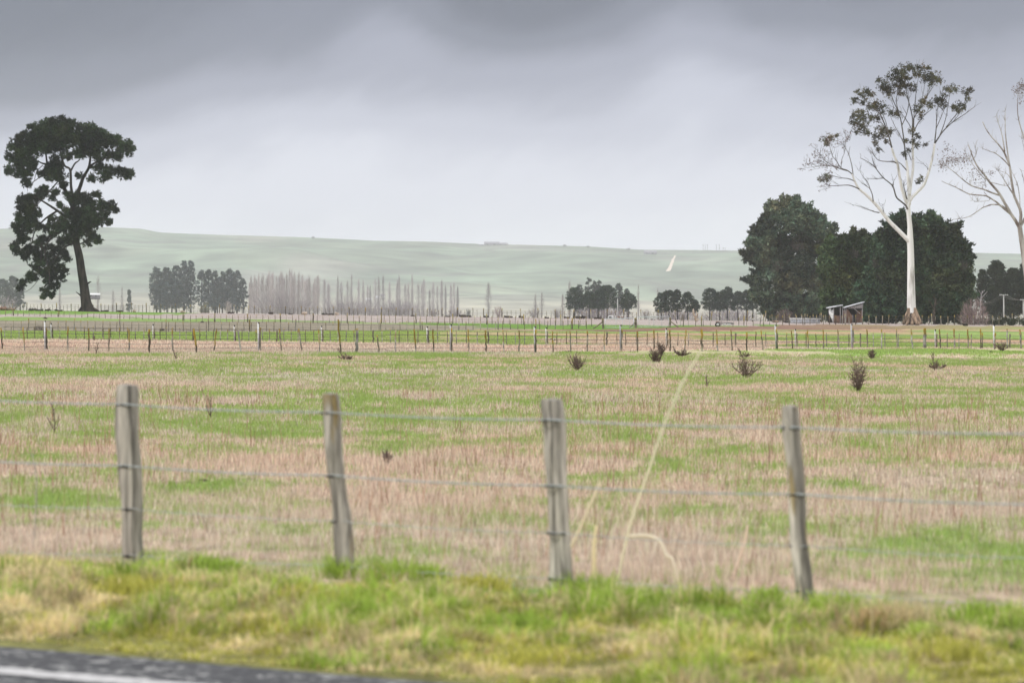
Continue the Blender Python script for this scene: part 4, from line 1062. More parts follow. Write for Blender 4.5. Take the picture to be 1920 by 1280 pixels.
def far_conifer(x, top, w, Y, label, group, cb=None, base=(.03, .05, .03), name='conifer_tree', sparse=1.0, spire=False):
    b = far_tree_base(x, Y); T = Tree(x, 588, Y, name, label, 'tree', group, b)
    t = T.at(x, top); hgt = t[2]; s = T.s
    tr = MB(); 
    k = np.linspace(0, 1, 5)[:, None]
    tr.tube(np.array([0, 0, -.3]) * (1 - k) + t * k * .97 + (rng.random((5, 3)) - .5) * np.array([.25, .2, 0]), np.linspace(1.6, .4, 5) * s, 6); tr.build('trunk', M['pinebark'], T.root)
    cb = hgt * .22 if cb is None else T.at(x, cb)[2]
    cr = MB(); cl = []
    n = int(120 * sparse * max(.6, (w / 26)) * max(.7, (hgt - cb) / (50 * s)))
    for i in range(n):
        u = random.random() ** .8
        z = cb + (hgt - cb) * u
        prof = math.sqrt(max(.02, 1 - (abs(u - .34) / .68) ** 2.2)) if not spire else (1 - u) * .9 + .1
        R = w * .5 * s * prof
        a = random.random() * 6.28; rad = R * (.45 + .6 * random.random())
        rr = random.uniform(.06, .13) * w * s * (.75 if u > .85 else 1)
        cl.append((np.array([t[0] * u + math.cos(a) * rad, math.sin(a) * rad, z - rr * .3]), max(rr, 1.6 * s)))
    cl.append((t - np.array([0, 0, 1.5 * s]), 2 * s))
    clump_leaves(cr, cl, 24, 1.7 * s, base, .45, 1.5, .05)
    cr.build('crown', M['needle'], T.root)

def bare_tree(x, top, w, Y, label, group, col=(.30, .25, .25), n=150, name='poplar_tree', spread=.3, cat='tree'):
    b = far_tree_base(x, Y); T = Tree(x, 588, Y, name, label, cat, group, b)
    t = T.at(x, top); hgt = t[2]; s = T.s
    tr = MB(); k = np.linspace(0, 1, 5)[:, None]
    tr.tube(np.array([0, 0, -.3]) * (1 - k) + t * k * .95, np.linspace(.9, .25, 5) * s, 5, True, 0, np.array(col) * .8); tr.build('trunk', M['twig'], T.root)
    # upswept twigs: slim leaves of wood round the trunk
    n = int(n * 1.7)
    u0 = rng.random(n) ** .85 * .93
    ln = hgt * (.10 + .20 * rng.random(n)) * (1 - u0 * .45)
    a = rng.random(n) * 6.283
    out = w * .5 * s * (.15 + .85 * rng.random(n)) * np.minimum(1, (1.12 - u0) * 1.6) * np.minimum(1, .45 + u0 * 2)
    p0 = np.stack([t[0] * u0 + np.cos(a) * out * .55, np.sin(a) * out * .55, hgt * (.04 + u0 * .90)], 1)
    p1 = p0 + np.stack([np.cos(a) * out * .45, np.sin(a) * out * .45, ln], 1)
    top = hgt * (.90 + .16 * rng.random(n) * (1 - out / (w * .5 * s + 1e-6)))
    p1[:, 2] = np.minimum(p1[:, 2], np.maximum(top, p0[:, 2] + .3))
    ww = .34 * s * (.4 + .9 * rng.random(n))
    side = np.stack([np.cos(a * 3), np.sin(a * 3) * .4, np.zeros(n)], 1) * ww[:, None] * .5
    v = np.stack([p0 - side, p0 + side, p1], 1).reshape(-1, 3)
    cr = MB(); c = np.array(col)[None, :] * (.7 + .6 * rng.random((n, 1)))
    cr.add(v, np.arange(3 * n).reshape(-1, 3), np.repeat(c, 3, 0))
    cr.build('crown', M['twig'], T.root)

def bush(x, ybase, top, w, Y, label, col, group=None, twiggy=True, name='shrub', base=None, n=420):
    b = far_tree_base(x, Y) if base is None else base
    T = Tree(x, ybase, Y, name, label, 'shrub', group, b); s = T.s
    mb = MB()
    hz = T.at(x, top)[2]; R = w * .5 * s
    if twiggy:
        for _ in range(9):
            a = random.random() * 6.28; r = R * random.uniform(.2, .9)
            mb.tube(curve([(0, 0, -.1), (math.cos(a) * r * .5, math.sin(a) * r * .5, hz * .5), (math.cos(a) * r, math.sin(a) * r, hz * random.uniform(.7, .95))], 3), np.linspace(.8, .3, 7) * s, 4, True, 0, np.array(col) * .8)
        m = n; d = rand_dirs(m); d[:, 2] = np.abs(d[:, 2]); rad = rng.random(m) ** .45
        p0 = d * rad[:, None] * np.array([R, R, hz * .9]); 
        dirv = d + np.array([0, 0, .5]) + rng.normal(size=(m, 3)) * .35; p1 = p0 + dirv * (R * .26)
        side = rand_dirs(m) * s * .3
        mb.add(np.stack([p0 - side, p0 + side, p1], 1).reshape(-1, 3), np.arange(3 * m).reshape(-1, 3), np.repeat(np.array(col)[None] * (.6 + .8 * rng.random((m, 1))), 3, 0))
        mb.build('twigs', M['twig'], T.root)
    else:
        cl = []
        for _ in range(int(14 * max(1, w / 20))):
            a = random.random() * 6.28; r = R * random.random() ** .5
            cl.append((np.array([math.cos(a) * r, math.sin(a) * r, hz * random.uniform(.2, .8) * math.sqrt(max(.1, 1 - (r / R) ** 2))]), max(hz * .22, 1.5 * s)))
        clump_leaves(mb, cl, 50, 1.8 * s, col, .4, 1.3, .25); mb.build('foliage', M['needle'], T.root)

# far left, by the lone pine
for x, t, w in ((4, 524, 34), (24, 519, 28), (38, 530, 18)):
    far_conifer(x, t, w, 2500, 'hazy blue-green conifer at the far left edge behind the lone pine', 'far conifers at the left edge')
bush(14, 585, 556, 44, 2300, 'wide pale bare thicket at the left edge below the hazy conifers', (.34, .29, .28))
bare_tree(112, 535, 14, 3100, 'faint bare poplar left of the lone pine trunk', None, n=110)
for i, (x, t, w, lb) in enumerate(((184, 512, 20, 'faint bare poplar nearest the right side of the lone pine trunk'), (212, 540, 14, 'short faint bare poplar behind the small white-roofed house'), (229, 534, 12, 'faint bare poplar just left of the little blue conifer'))):
    bare_tree(x, t, w, 3100, lb, None, n=110)
far_conifer(242, 544, 12, 2800, 'little blue spire conifer standing alone right of the lone pine', None, spire=True)
# conifer clump
for x, t, w in ((293, 502, 26), (313, 503, 28), (331, 499, 24), (345, 490, 19), (358, 490, 20), (322, 522, 44), (300, 530, 34), (345, 525, 36)):
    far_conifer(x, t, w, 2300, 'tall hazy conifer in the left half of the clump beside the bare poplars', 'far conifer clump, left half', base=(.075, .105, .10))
for x, t, w in ((378, 508, 22), (391, 506, 20), (403, 508, 14), (417, 510, 24), (431, 505, 24), (444, 508, 22), (456, 524, 18), (408, 530, 44), (436, 535, 34)):
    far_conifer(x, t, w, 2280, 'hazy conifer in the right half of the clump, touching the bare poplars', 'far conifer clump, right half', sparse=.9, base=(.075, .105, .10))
bush(384, 588, 566, 16, 2200, 'small olive bush at the foot of the far conifer clump', (.10, .11, .05), twiggy=False)
bush(428, 588, 560, 22, 2200, 'pale forked bare bush in front of the far conifer clump', (.45, .38, .35))
# poplars, dense block then looser row
for i in range(34):
    x = 466 + i * 4.0 + random.uniform(-2.5, 2.5); t = 515 - 13 * math.sin((x - 468) / 135 * math.pi) + random.uniform(-4, 16)
    bare_tree(x, t, random.uniform(14, 26), 2700 + random.uniform(-120, 260), 'bare pinkish-grey poplar in the dense block right of the far conifers', 'dense block of bare poplars', n=210, col=np.array((.44, .37, .365)) * random.uniform(.75, 1.15))
for x in (607, 614, 618, 633, 640, 652, 659, 673, 680, 690, 694, 704, 709, 718, 729, 744, 749, 759, 766, 774, 784, 790, 793, 805, 812, 821, 827, 836, 845, 850, 858):
    bare_tree(x + random.uniform(-1.5, 1.5), float(np.interp(x, [605, 760, 860], [514, 511, 531])) + random.uniform(-4, 20), random.uniform(9, 19), 2850 + random.uniform(-90, 260), 'bare grey poplar in the looser row right of the dense block', 'looser row of bare poplars', n=random.randint(150, 260), col=np.array((.40, .345, .36)) * random.uniform(.75, 1.2))
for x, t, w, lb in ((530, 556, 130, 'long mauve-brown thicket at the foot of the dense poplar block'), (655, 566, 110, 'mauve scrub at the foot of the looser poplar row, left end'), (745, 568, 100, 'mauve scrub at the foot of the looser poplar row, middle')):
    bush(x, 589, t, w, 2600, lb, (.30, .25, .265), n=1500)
bare_tree(916, 525, 22, 2850, 'single bare poplar standing alone in the valley gap', None, n=220, col=(.29, .25, .26))
bare_tree(1004, 547, 13, 2850, 'left one of a pair of short bare poplars in the valley gap', None, n=140)
bare_tree(1016, 544, 14, 2850, 'right one of a pair of short bare poplars in the valley gap', None, n=140)
for x, t, w, c, lb in ((935, 572, 20, (.34, .22, .21), 'reddish bare shrub right of the solitary poplar'), (812, 576, 44, (.28, .22, .22), 'wide brown shrub below the looser row of poplars'), (852, 578, 40, (.27, .22, .23), 'grey-brown shrub at the right end of the poplar row'), (1000, 577, 30, (.31, .25, .25), 'dull shrub under the pair of short poplars'), (1045, 576, 22, (.30, .25, .26), 'dull shrub left of the mid-distance pines'), (878, 577, 12, (.26, .26, .24), 'small grey bush just left of the solitary poplar'), (1212, 578, 26, (.30, .25, .25), 'bare shrub in the gap right of the mid-distance pines')):
    bush(x, 589, t, w, 2400, lb, c)
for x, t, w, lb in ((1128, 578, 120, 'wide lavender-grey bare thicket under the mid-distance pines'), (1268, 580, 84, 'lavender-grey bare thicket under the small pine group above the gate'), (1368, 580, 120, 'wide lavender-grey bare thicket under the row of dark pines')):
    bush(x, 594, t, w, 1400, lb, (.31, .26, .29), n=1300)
# mid-distance pine groups
for x, t, w in ((1078, 540, 34), (1105, 549, 32), (1138, 536, 42), (1178, 551, 32), (1122, 545, 30)):
    far_conifer(x, t, w, 1250, 'green round-headed pine in the mid-distance group left of the gate', 'mid-distance pines left of the gate', cb=578, base=(.03, .055, .03), sparse=1.25)
for x, t, w in ((1104, 522, 17), (1115, 528, 14), (1123, 526, 14), (1133, 536, 16), (1160, 533, 18), (1176, 541, 13), (1086, 534, 18)):
    far_conifer(x, t, w, 2000, 'hazy taller conifer looming behind the mid-distance pines', 'conifers behind the mid-distance pines')
bare_tree(1068, 523, 22, 2000, 'bare twiggy tree at the left end of the mid-distance pines', None, n=200)
bare_tree(1055, 548, 16, 2000, 'low bare tree at the outer left end of the mid-distance pines', None, n=160)
bare_tree(1197, 530, 14, 2200, 'thin bare poplar just right of the mid-distance pines', None, n=80)
bare_tree(1233, 536, 12, 2200, 'thin bare poplar rising behind the dark pines right of the gap', None, n=70)
for x, t, w in ((1240, 550, 28), (1254, 545, 28), (1270, 543, 17), (1289, 549, 28), (1303, 563, 18)):
    far_conifer(x, t, w, 1050, 'dark green pine in the small group above the tubular gate', 'small pine group above the gate', cb=583, base=(.026, .048, .027), sparse=1.3)
for x, t, w in ((1331, 541, 30), (1350, 547, 30), (1364, 539, 30), (1384, 547, 30), (1400, 545, 26), (1412, 540, 24)):
    far_conifer(x, t, w, 1150, 'dark pine in the row running behind the tallest right-hand conifer', 'row of pines left of the large conifers', cb=580, base=(.026, .048, .03), sparse=1.25)
# right edge
for x, t, w, lb in ((1842, 506, 24, 'slim olive tree at the left of the dark clump behind the power poles'), (1868, 490, 46, 'tallest dark tree with tufted top behind the power poles'), (1900, 504, 44, 'rounded dark tree between the two power poles'), (1922, 492, 30, 'dark tree cut by the right edge behind the second pole'), (1880, 532, 60, 'low dark tree filling the foot of the clump behind the power poles')):
    far_conifer(x, t, w, 800, lb, None, base=(.028, .042, .026), sparse=1.7)
for x, w in ((1812, 36), (1845, 40), (1880, 44), (1912, 36)):
    bush(x, 606, 591, w, 585, 'low dark green bush in the hedge behind the right-hand pale fences', (.03, .045, .02), 'low hedge bushes behind the fences', twiggy=False, base=on_ground(x, 585))
bush(1826, 606, 556, 56, 575, 'large bare pinkish-brown shrub right of the dark conifers', (.30, .22, .21), base=on_ground(1826, 575), n=1500)
bush(1470, 604, 578, 40, 575, 'low brown scrubby bush below the tallest right-hand conifer', (.17, .13, .12), base=on_ground(1470, 575), n=700)

def dead_tree(x, yb, Y, limbs, label, col):
    T = Tree(x, yb, Y, 'dead_tree', label, 'tree', None, on_ground(x, Y)); mb = MB()
    for i, (p, w) in enumerate(limbs): T.limb(mb, p, w, 0, random.uniform(-.6, .6) if i else 0, 6)
    mb.build('trunk', col, T.root)
dead_tree(1752, 606, 560, [([(1752, 607), (1751, 590), (1753, 575), (1755, 560)], (5, 3)), ([(1752, 580), (1746, 570), (1741, 561)], (2.5, 1)), ([(1753, 573), (1760, 567), (1763, 560)], (2, .8)), ([(1751, 585), (1757, 578), (1765, 574)], (1.6, .7)), ([(1754, 562), (1751, 556), (1752, 552)], (1.6, .7))], 'small grey dead tree right of the white gum trunk', M['log'])
dead_tree(1838, 604, 700, [([(1838, 606), (1838, 580), (1839, 560), (1842, 545)], (3, 1.4)), ([(1839, 565), (1831, 553), (1828, 545)], (1.5, .6)), ([(1839, 560), (1848, 550), (1851, 546)], (1.5, .6)), ([(1840, 553), (1836, 544)], (1.2, .5)), ([(1841, 550), (1846, 543)], (1.2, .5))], 'grey dead sapling behind the pinkish-brown shrub', M['board'])
dead_tree(1304, 602, 560, [([(1306, 603), (1304, 596), (1301, 588), (1300, 579)], (5.5, 2.2)), ([(1305, 598), (1307, 590), (1305, 583)], (3.5, 1.2)), ([(1306, 602), (1310, 597)], (4, 2)), ([(1301, 590), (1298, 586)], (1.6, .8))], 'bleached broken stump beyond the gate, forked and pale', M['cutwood'])

# ------------------------------------------------------------------ poles
def power_pole(x, yt, yb, Y, w, label, arms, mat='concrete'):
    b = on_ground(x, Y); root = thing('power_pole', b, label, 'pole'); s = Y / F
    t = P(x - .6, yt, Y) - b
    mb = MB(); mb.tube([(0, 0, -.2), t * .5, t], [w * .55 * s, w * .48 * s, w * .42 * s], 8); mb.build('mast', M[mat], root)
    for dy, half in arms:
        c = t + np.array([0, -.1, -dy * s])
        mb = MB(); mb.box(c, (half * 2 * s, .12, .9 * s)); a = mb.build('crossarm', M['concrete'], root)
        for k in (-.9, -.45, .45, .9):
            mb = MB(); q = c + np.array([half * s * k, 0, .4 * s]); mb.tube([q, q + [0, 0, .7 * s], q + [0, 0, 1.3 * s]], [.5 * s, .65 * s, .3 * s], 6); mb.build('insulator', M['white'], a)
    return b, t
pa = power_pole(1882.5, 552, 600, 660, 2.6, 'pale power pole with double crossarm before the dark trees at right', [(1.2, 8)])
pb = power_pole(1919.5, 561, 604, 640, 2.8, 'pale power pole with single crossarm cut by the right edge', [(1.5, 6)])
power_pole(1158.5, 560, 592, 615, 1.7, 'thin pale wooden pole in front of the mid-distance pines', [])
def line_wires():
    a = pa[0] + pa[1]; b = pb[0] + pb[1]; s = .08
    for i, k in enumerate((-6, -3, 3, 6)):
        p0 = P(1836, 566 + i * 1.2, 690); p1 = a + np.array([k * s, 0, 0]); p2 = b + np.array([k * s * .8, 0, -.05]); p3 = p2 + (p2 - p1)
        pts = []
        for u, v, sag in ((p0, p1, .5), (p1, p2, .35), (p2, p3, .35)):
            for t in np.linspace(0, 1, 9): pts.append(u * (1 - t) + v * t - np.array([0, 0, sag * 4 * t * (1 - t)]))
        mb = MB(); mb.tube(np.array(pts) - a, .013, 4)
        tag(mb.build('power_line', M['rustwire'], loc=a), ('upper left', 'second', 'third', 'outermost right')[i] + ' sagging overhead wire strung between the two power poles', 'wire', 'overhead wires')
line_wires()
for i, (x, y0, y1, lb) in enumerate(((1318.5, 458, 469.5, 'first from left in the row of thin poles on the ridge'), (1322.3, 458, 469.5, 'second from left in the row of thin poles on the ridge'), (1326.5, 458, 469.5, 'third from left in the row of thin poles on the ridge'),
        (1343.3, 458, 469.5, 'fourth pole on the ridge, after the gap, left of a close pair'), (1348.6, 458, 469.5, 'fifth pole on the ridge, right of a close pair'), (1356, 464, 469.5, 'short sixth pole on the ridge, left of the last one'), (1359.5, 464, 469.8, 'short last pole on the ridge, nearest the big conifer'))):
    Y = 8960; b = P(x, y1, Y); b[2] = float(zhill(b[0], Y)); t = P(x, y0, Y)
    mb = MB(); mb.tube([(0, 0, -.5), (t - b) * .5, t - b], .42, 5)
    for fz in (.9,):
        mb.box((t - b) * fz, (3.4, .3, .3))
    tag(mb.build('ridge_pole', M['deadwood'], loc=b), lb, 'pole', 'thin poles along the ridge')

# ------------------------------------------------------------------ buildings on and under the hill
def barn(x0, x1, yt, yb, Y, label, wall, roof, hill=True, depth=14., ridge=.45):
    xc = (x0 + x1) / 2; b = P(xc, yb, Y); s = Y / F
    root = thing('farm_building', b, label, 'building'); w = (x1 - x0) * s; h = (yb - yt) * s; eh = h * (1 - ridge)
    mb = MB(); mb.box((0, 0, eh / 2 - 1), (w, depth, eh + 2)); 
    # gable infill
    wl = mb.build('wall', wall, root)
    mb = MB(); o = .35; z0 = eh - .1
    v = [(-w / 2 - o, -depth / 2 - o, z0), (w / 2 + o, -depth / 2 - o, z0), (w / 2 + o, depth / 2 + o, z0), (-w / 2 - o, depth / 2 + o, z0), (-w / 2 - o, 0, h), (w / 2 + o, 0, h)]
    mb.add(v, [(0, 1, 5, 4), (2, 3, 4, 5)]); mb.add(v, [(0, 4, 3), (1, 2, 5)]); mb.add(v, [(3, 2, 1, 0)])
    mb.build('roof', roof, root)
    for k in (-.28, .2):
        mb = MB(); mb.box((w * k, -depth / 2 - .05, eh * .42), (w * .16, .12, eh * .7)); mb.build('opening', M['darkin'], root)  # solid panel on the wall, coloured dark as a shaded opening
barn(908, 936, 453, 461, 8940, 'larger of the ridge-top barns with two dark openings', M['barnwall'], M['barnroof'])
barn(936, 952, 455, 461, 8950, 'smaller ridge-top barn joined to the right of the larger one', M['barnwall'], M['barnroof'])
barn(898, 907, 456.5, 460.5, 8930, 'small white-roofed ridge-top shed left of the larger barn', M['barnwall'], M['roofiron'])
hb = GH(1219, 477)
barn(1207, 1231, 469.5, 476, hb[1] - 6, 'long purple-roofed barn below the ridge near the clay track', M['barnwall'], M['barnroof'])
barn(166, 187, 549.5, 556, 3000, 'far low house with white roof right of the lone pine trunk', M['barnwall'], M['white'], depth=6)
barn(687, 697, 558.5, 565, 3000, 'far small white house, leftmost of three between the poplars', M['white'], M['roofiron'], depth=5)
barn(706, 711, 554.5, 561, 3020, 'far narrow white house, middle of three between the poplars', M['white'], M['roofiron'], depth=5)
barn(714, 721, 551.5, 557, 3050, 'far white cottage, rightmost of three between the poplars', M['white'], M['barnroof'], depth=5)
for x, y, r, lb in ((587, 442, 3, 'lone dot-like bush on the ridge right of the lone pine'), (20, 426, 5, 'low bush on the ridge at far left'), (1059, 458.5, 3, 'dark little bush on the ridge right of the barns'), (1103, 461, 2.5, 'tiny bush on the ridge, middle of three right of the barns'), (1178, 465, 3, 'pale tiny bush on the ridge left of the long barn')):
    Y = 8970; b = P(x, y + 2, Y); b[2] = float(zhill(b[0], Y)) - .2
    mb = MB(); cl = [(np.array([random.uniform(-1, 1) * r * .5, random.uniform(-1, 1), r * .6 * random.uniform(.4, 1.2)]) , r * .6) for _ in range(5)]
    clump_leaves(mb, cl, 30, 1.5, (.05, .06, .04)); tag(mb.build('ridge_bush', M['needle'], loc=b), lb, 'bush')

# ------------------------------------------------------------------ shed
def shed():
    Y = 552; b = on_ground(1586, Y); s = Y / F
    root = thing('farm_shed', b, 'ramshackle open shed of rusty iron and grey boards under the conifers', 'shed')
    q = lambda x, y, d=0: P(x, y, Y) - b + np.array([0, d, 0])
    def slab(name, pts, thick, mat, dvec=(0, 1, 0)):
        mb = MB(); n = len(pts); d = np.array(dvec) * thick
        v = np.vstack([pts, np.array(pts) + d]); f4 = [(i, (i + 1) % n, n + (i + 1) % n, n + i) for i in range(n)]
        mb.add(v, f4); mb.f.append(np.array([list(range(n))[::-1]]) + 0); mb.f.append(np.array([list(range(n, 2 * n))]))
        return mb.build(name, mat, root)
    def roof(name, x0, y0, x1, y1, t, mat, dep):
        mb = MB(); a, c = q(x0, y0, -.25), q(x1, y1, -.25); up = np.array([0, 0, t * s]); dv = np.array([0, dep, 0])
        v = [a, c, c + dv, a + dv, a + up, c + up, c + dv + up, a + dv + up]
        mb.add(v, [(0, 3, 2, 1), (4, 5, 6, 7), (0, 1, 5, 4), (1, 2, 6, 5), (2, 3, 7, 6), (3, 0, 4, 7)]); mb.build(name, mat, root)
    roof('lean_to_roof', 1552, 578, 1580.5, 573, 1.9, M['roofiron'], 3)
    roof('main_roof', 1582, 577.5, 1621, 566.8, 1.4, M['roofiron'], 3)
    slab('torn_white_sheet', [q(1554, 578.5), q(1558, 578), q(1559.5, 582.5), q(1562, 579), q(1563.3, 578), q(1563, 605.5), q(1561.5, 605.5), q(1559.5, 598), q(1557, 593), q(1554.3, 588)], .06, M['white'])
    slab('gable_boards', [q(1586.5, 578.3), q(1601, 578.2), q(1618, 577.8), q(1618, 569), q(1600, 574), q(1587, 577.6)], .08, M['board'])
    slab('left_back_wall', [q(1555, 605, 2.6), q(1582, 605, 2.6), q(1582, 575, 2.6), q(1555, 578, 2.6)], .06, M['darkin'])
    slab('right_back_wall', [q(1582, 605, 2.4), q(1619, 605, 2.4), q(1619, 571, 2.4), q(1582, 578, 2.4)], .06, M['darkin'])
    slab('low_rust_wall', [q(1564, 606, .5), q(1580, 606, .5), q(1580, 591, .5), q(1572, 592, .5), q(1564, 590, .5)], .05, M['rust'])
    slab('mid_rust_wall', [q(1580, 606, .1), q(1598, 606, .1), q(1598, 592, .1), q(1590, 580, .1), q(1580, 583, .1)], .05, M['rust'])
    slab('right_rust_wall', [q(1605, 606, .9), q(1618.5, 606, .9), q(1618.5, 582.5, .9), q(1609, 582.5, .9), q(1606, 592, .9)], .05, M['rust'])
    for x, y0, y1, w in ((1563.5, 577, 606, 1), (1575.5, 575, 606, 1.3), (1580, 574, 606, 1.4), (1583, 577, 606, .9), (1586, 577.5, 606, 1.6), (1599, 590, 606, 1), (1616.5, 577, 606, 1)):
        mb = MB(); c0, c1 = q(x, y1, -.05), q(x, y0, -.05); mb.tube([c0, (c0 + c1) / 2, c1], w * .5 * s, 6, True, .1); mb.build('shed_post', M['board'], root)
    mb = MB(); mb.tube([q(1601, 578, -.1), q(1613, 588.5, -.1)], .55 * s, 5); mb.build('brace', M['board'], root)
shed()

def trough():
    Y = 556; b = on_ground(1510, Y); s = Y / F; a = lambda x, y, d=0: P(x, y, Y) - b + np.array([0, d, 0])
    root = thing('feed_trough', b, 'long low pale grey trough with bright white rim left of the shed', 'trough')
    w = 56 * s; h = 9.5 * s
    mb = MB(); mb.box((0, 0, h * .42), (w * .98, .75, h * .84)); mb.build('body', M['galv'], root)
    mb = MB()
    for y, sy in ((-.42, .1), (.42, .1)): mb.box((0, y, h * .9), (w * 1.01, sy, h * .25))
    for x in (-w * .5, w * .5): mb.box((x, 0, h * .9), (.1, .74, h * .24))
    mb.build('rim', M['white'], root)
    for x in (-.4, 0, .4):
        mb = MB(); mb.box((w * x, -.40, h * .4), (.08, .06, h * .74)); mb.build('rib', M['galv'], root)
trough()

def trailer():
    b = G(1358, 612); Y = b[1]; s = Y / F
    root = thing('farm_trailer', b, 'derelict flat farm trailer with one pale wheel on the green strip', 'trailer')
    q = lambda x, y, d=0: P(x, y, Y) - b + np.array([0, d, 0])
    mb = MB(); mb.box((q(1360, 607)), (32 * s, 1.0, 1.6 * s)); mb.build('deck', M['board'], root)
    def wheel(d):
        mb = MB(); c = q(1345.5, 608.5, d); R = 3.6 * s; r = .9 * s
        a = np.linspace(0, 2 * math.pi, 19)[:-1]; pts = np.stack([c[0] + np.cos(a) * R, np.full(18, c[1]), c[2] + np.sin(a) * R], 1)
        mb.tube(np.vstack([pts, pts[:1]]), r, 6, False); ty = mb.build('wheel', M['tyre'], root)
        mb = MB(); mb.tube([c + [0, -.06, 0], c + [0, .06, 0]], R * .72, 12); mb.build('rim', M['white'], ty)
    wheel(-.55); wheel(.55)
    for x0, x1 in ((1355, 1361), (1363, 1369.5)):
        mb = MB(); c = (q(x0, 608.3, -.55) + q(x1, 608.3, -.55)) / 2; mb.box(c, ((x1 - x0) * s, .05, 2.3 * s)); mb.build('side_panel', M['white'], root)
    for x0, y0, x1, y1, w in ((1341, 602, 1342.5, 611, 1), (1352, 601, 1351, 612, 1.2), (1363, 597, 1362.5, 606, .9), (1376, 597, 1373.5, 612, 1.1)):
        mb = MB(); mb.tube([q(x1, y1, -.5), q(x0, y0, -.5)], w * .5 * s, 6); mb.build('stake', M['board'], root)
    for y0, y1, d in ((604, 605.3, -.52), (604.5, 606, .5)):
        mb = MB(); mb.tube([q(1345, y0, d), q(1360, (y0 + y1) / 2 - .4, d), q(1375, y1, d)], .6 * s, 6); mb.build('side_rail', M['board'], root)
    mb = MB(); mb.tube([q(1341.5, 604, 0), q(1347, 602.8, 0), q(1353, 604.5, 0)], 1.0 * s, 6); mb.build('mudguard', M['rust'], root)
trailer()

def wreck():
    Y = 600; b = on_ground(1158, Y); s = Y / F; root = thing('farm_truck', b, 'small derelict white truck with brown load beyond the gates', 'truck')
    q = lambda x, y, d=0: P(x, y, Y) - b + np.array([0, d, 0])
    mb = MB(); c = (q(1140, 593.5) + q(1150, 600)) / 2; mb.box(c + [0, 0, .12], (10 * s, 1.3, 5.6 * s)); mb.box(c + [0, 0, .12 + 3.2 * s], (8 * s, 1.2, 1.0 * s)); cab = mb.build('cab', M['white'], root)
    mb = MB(); mb.box(c + [-1.2 * s, -.67, .12 + .6 * s], (5.4 * s, .05, 2.6 * s)); mb.build('window', M['black'], cab)
    mb = MB(); mb.box((q(1151, 598) + q(1172, 598)) / 2, (22 * s, 1.3, 1.2 * s)); mb.build('deck', M['white'], root)
    mb = MB(); mb.box((q(1158, 595) + q(1170, 595)) / 2, (12 * s, 1.1, 3.2 * s), 0, 0, .06); mb.build('load', M['rust'], root)
    for x in (1154, 1163, 1171):
        mb = MB(); mb.box(q(x, 594.5, -.62), (.8 * s, .06, 5 * s)); mb.build('stake', M['white'], root)
    for x in (1146, 1167):
        for d in (-.6, .6):
            mb = MB(); c = q(x, 600, d); mb.tube([c - [0, .08, 0], c + [0, .08, 0]], 1.7 * s, 10); mb.build('wheel', M['tyre'], root)
wreck()

def ball(px, py, r, Y, label, name='white_drum'):
    b = on_ground(px, Y); s = Y / F; c = P(px, py, Y) - b
    root = thing(name, b, label, 'drum'); mb = MB()
    k = np.linspace(-1, 1, 9); mb.tube(np.stack([c[0] + 0 * k, c[1] + 0 * k, c[2] + k * r * s], 1), np.sqrt(np.maximum(.02, 1 - k * k * .95)) * r * s, 10); mb.build('shell', M['white'], root, smoothed=True)
    mb = MB(); mb.tube([(0, 0, -.1), (0, 0, max(.1, c[2] - r * s * .6))], r * .55 * s, 8); mb.build('stand', M['log'], root)
ball(1411.5, 598.5, 2.2, 585, 'small white drum on a dark stand left of the large conifers')

def low_white():
    Y = 530; b = on_ground(1611, Y); s = Y / F; root = thing('water_tub', b, 'low white tub lying in front of the shed opening', 'tub')
    mb = MB(); k = np.linspace(-1, 1, 7); mb.tube(np.stack([k * 4.6 * s, 0 * k, np.full(7, 1.7 * s)], 1), np.array([.9, 1.25, 1.3, 1.3, 1.3, 1.25, .9]) * s, 8); mb.build('shell', M['white'], root)
    mb = MB(); mb.box((4 * s, 0, 3 * s), (1.2 * s, .1, 1.6 * s), 0, 0, .5); mb.build('handle', M['white'], root)
low_white()

# ------------------------------------------------------------------ logs and stumps on the skyline
def log(px, py, w, h, Y, label, mat='log', group=None):
    b = on_ground(px, Y); s = Y / F; mb = MB(); L = w * s; R = h * .5 * s
    n = 7; k = np.linspace(-.5, .5, n); yaw = random.uniform(-.5, .5)
    pts = np.stack([k * L, k * L * math.sin(yaw), R * .8 + (rng.random(n) - .5) * R * .8], 1)
    mb.tube(pts, R * (.55 + .7 * rng.random(n)), 7, True, .3)
    for _ in range(3):
        q = pts[random.randrange(n)]; d = np.array([random.uniform(-1, 1) * L * .22, random.uniform(-.3, .3), random.uniform(.3, 1.3) * R * 1.6]); mb.tube([q, q + d * .5 + [.03, 0, 0], q + d], [R * .35, R * .25, R * .12], 5)
    tag(mb.build('fallen_log', M[mat], loc=b), label, 'log', group)
for x, w, h in ((62, 16, 5), (75, 12, 4), (90, 10, 3.5), (110, 16, 3), (196, 14, 3), (225, 10, 3), (433, 12, 3.5), (508, 9, 4), (545, 8, 2.5), (610, 14, 4), (622, 9, 3.5), (774, 7, 2.5)):
    log(x, 0, w, h, 604, 'dark rotting log on the skyline in the left half of the photo', group='skyline logs, left half')
for x, w, h in ((840, 9, 2.5), (868, 14, 4.5), (880, 8, 3), (912, 10, 3.5), (950, 9, 4), (958, 6, 3.5), (977, 8, 3.5), (1025, 9, 3), (1063, 10, 3.5), (1086, 12, 5), (1093, 8, 6), (1117, 6, 3), (1124, 8, 4.5), (1224, 8, 2), (1240, 8, 2)):
    log(x, 0, w, h, 600, 'dark rotting log on the skyline between the poplars and the gates', group='skyline logs, right of the poplars')
log(5, 0, 14, 6.5, 604, 'reddish-brown log heap on the skyline at the left edge', 'rust')
log(20, 0, 15, 5.5, 602, 'mossy stump-like log near the left edge of the skyline', 'peelbark')
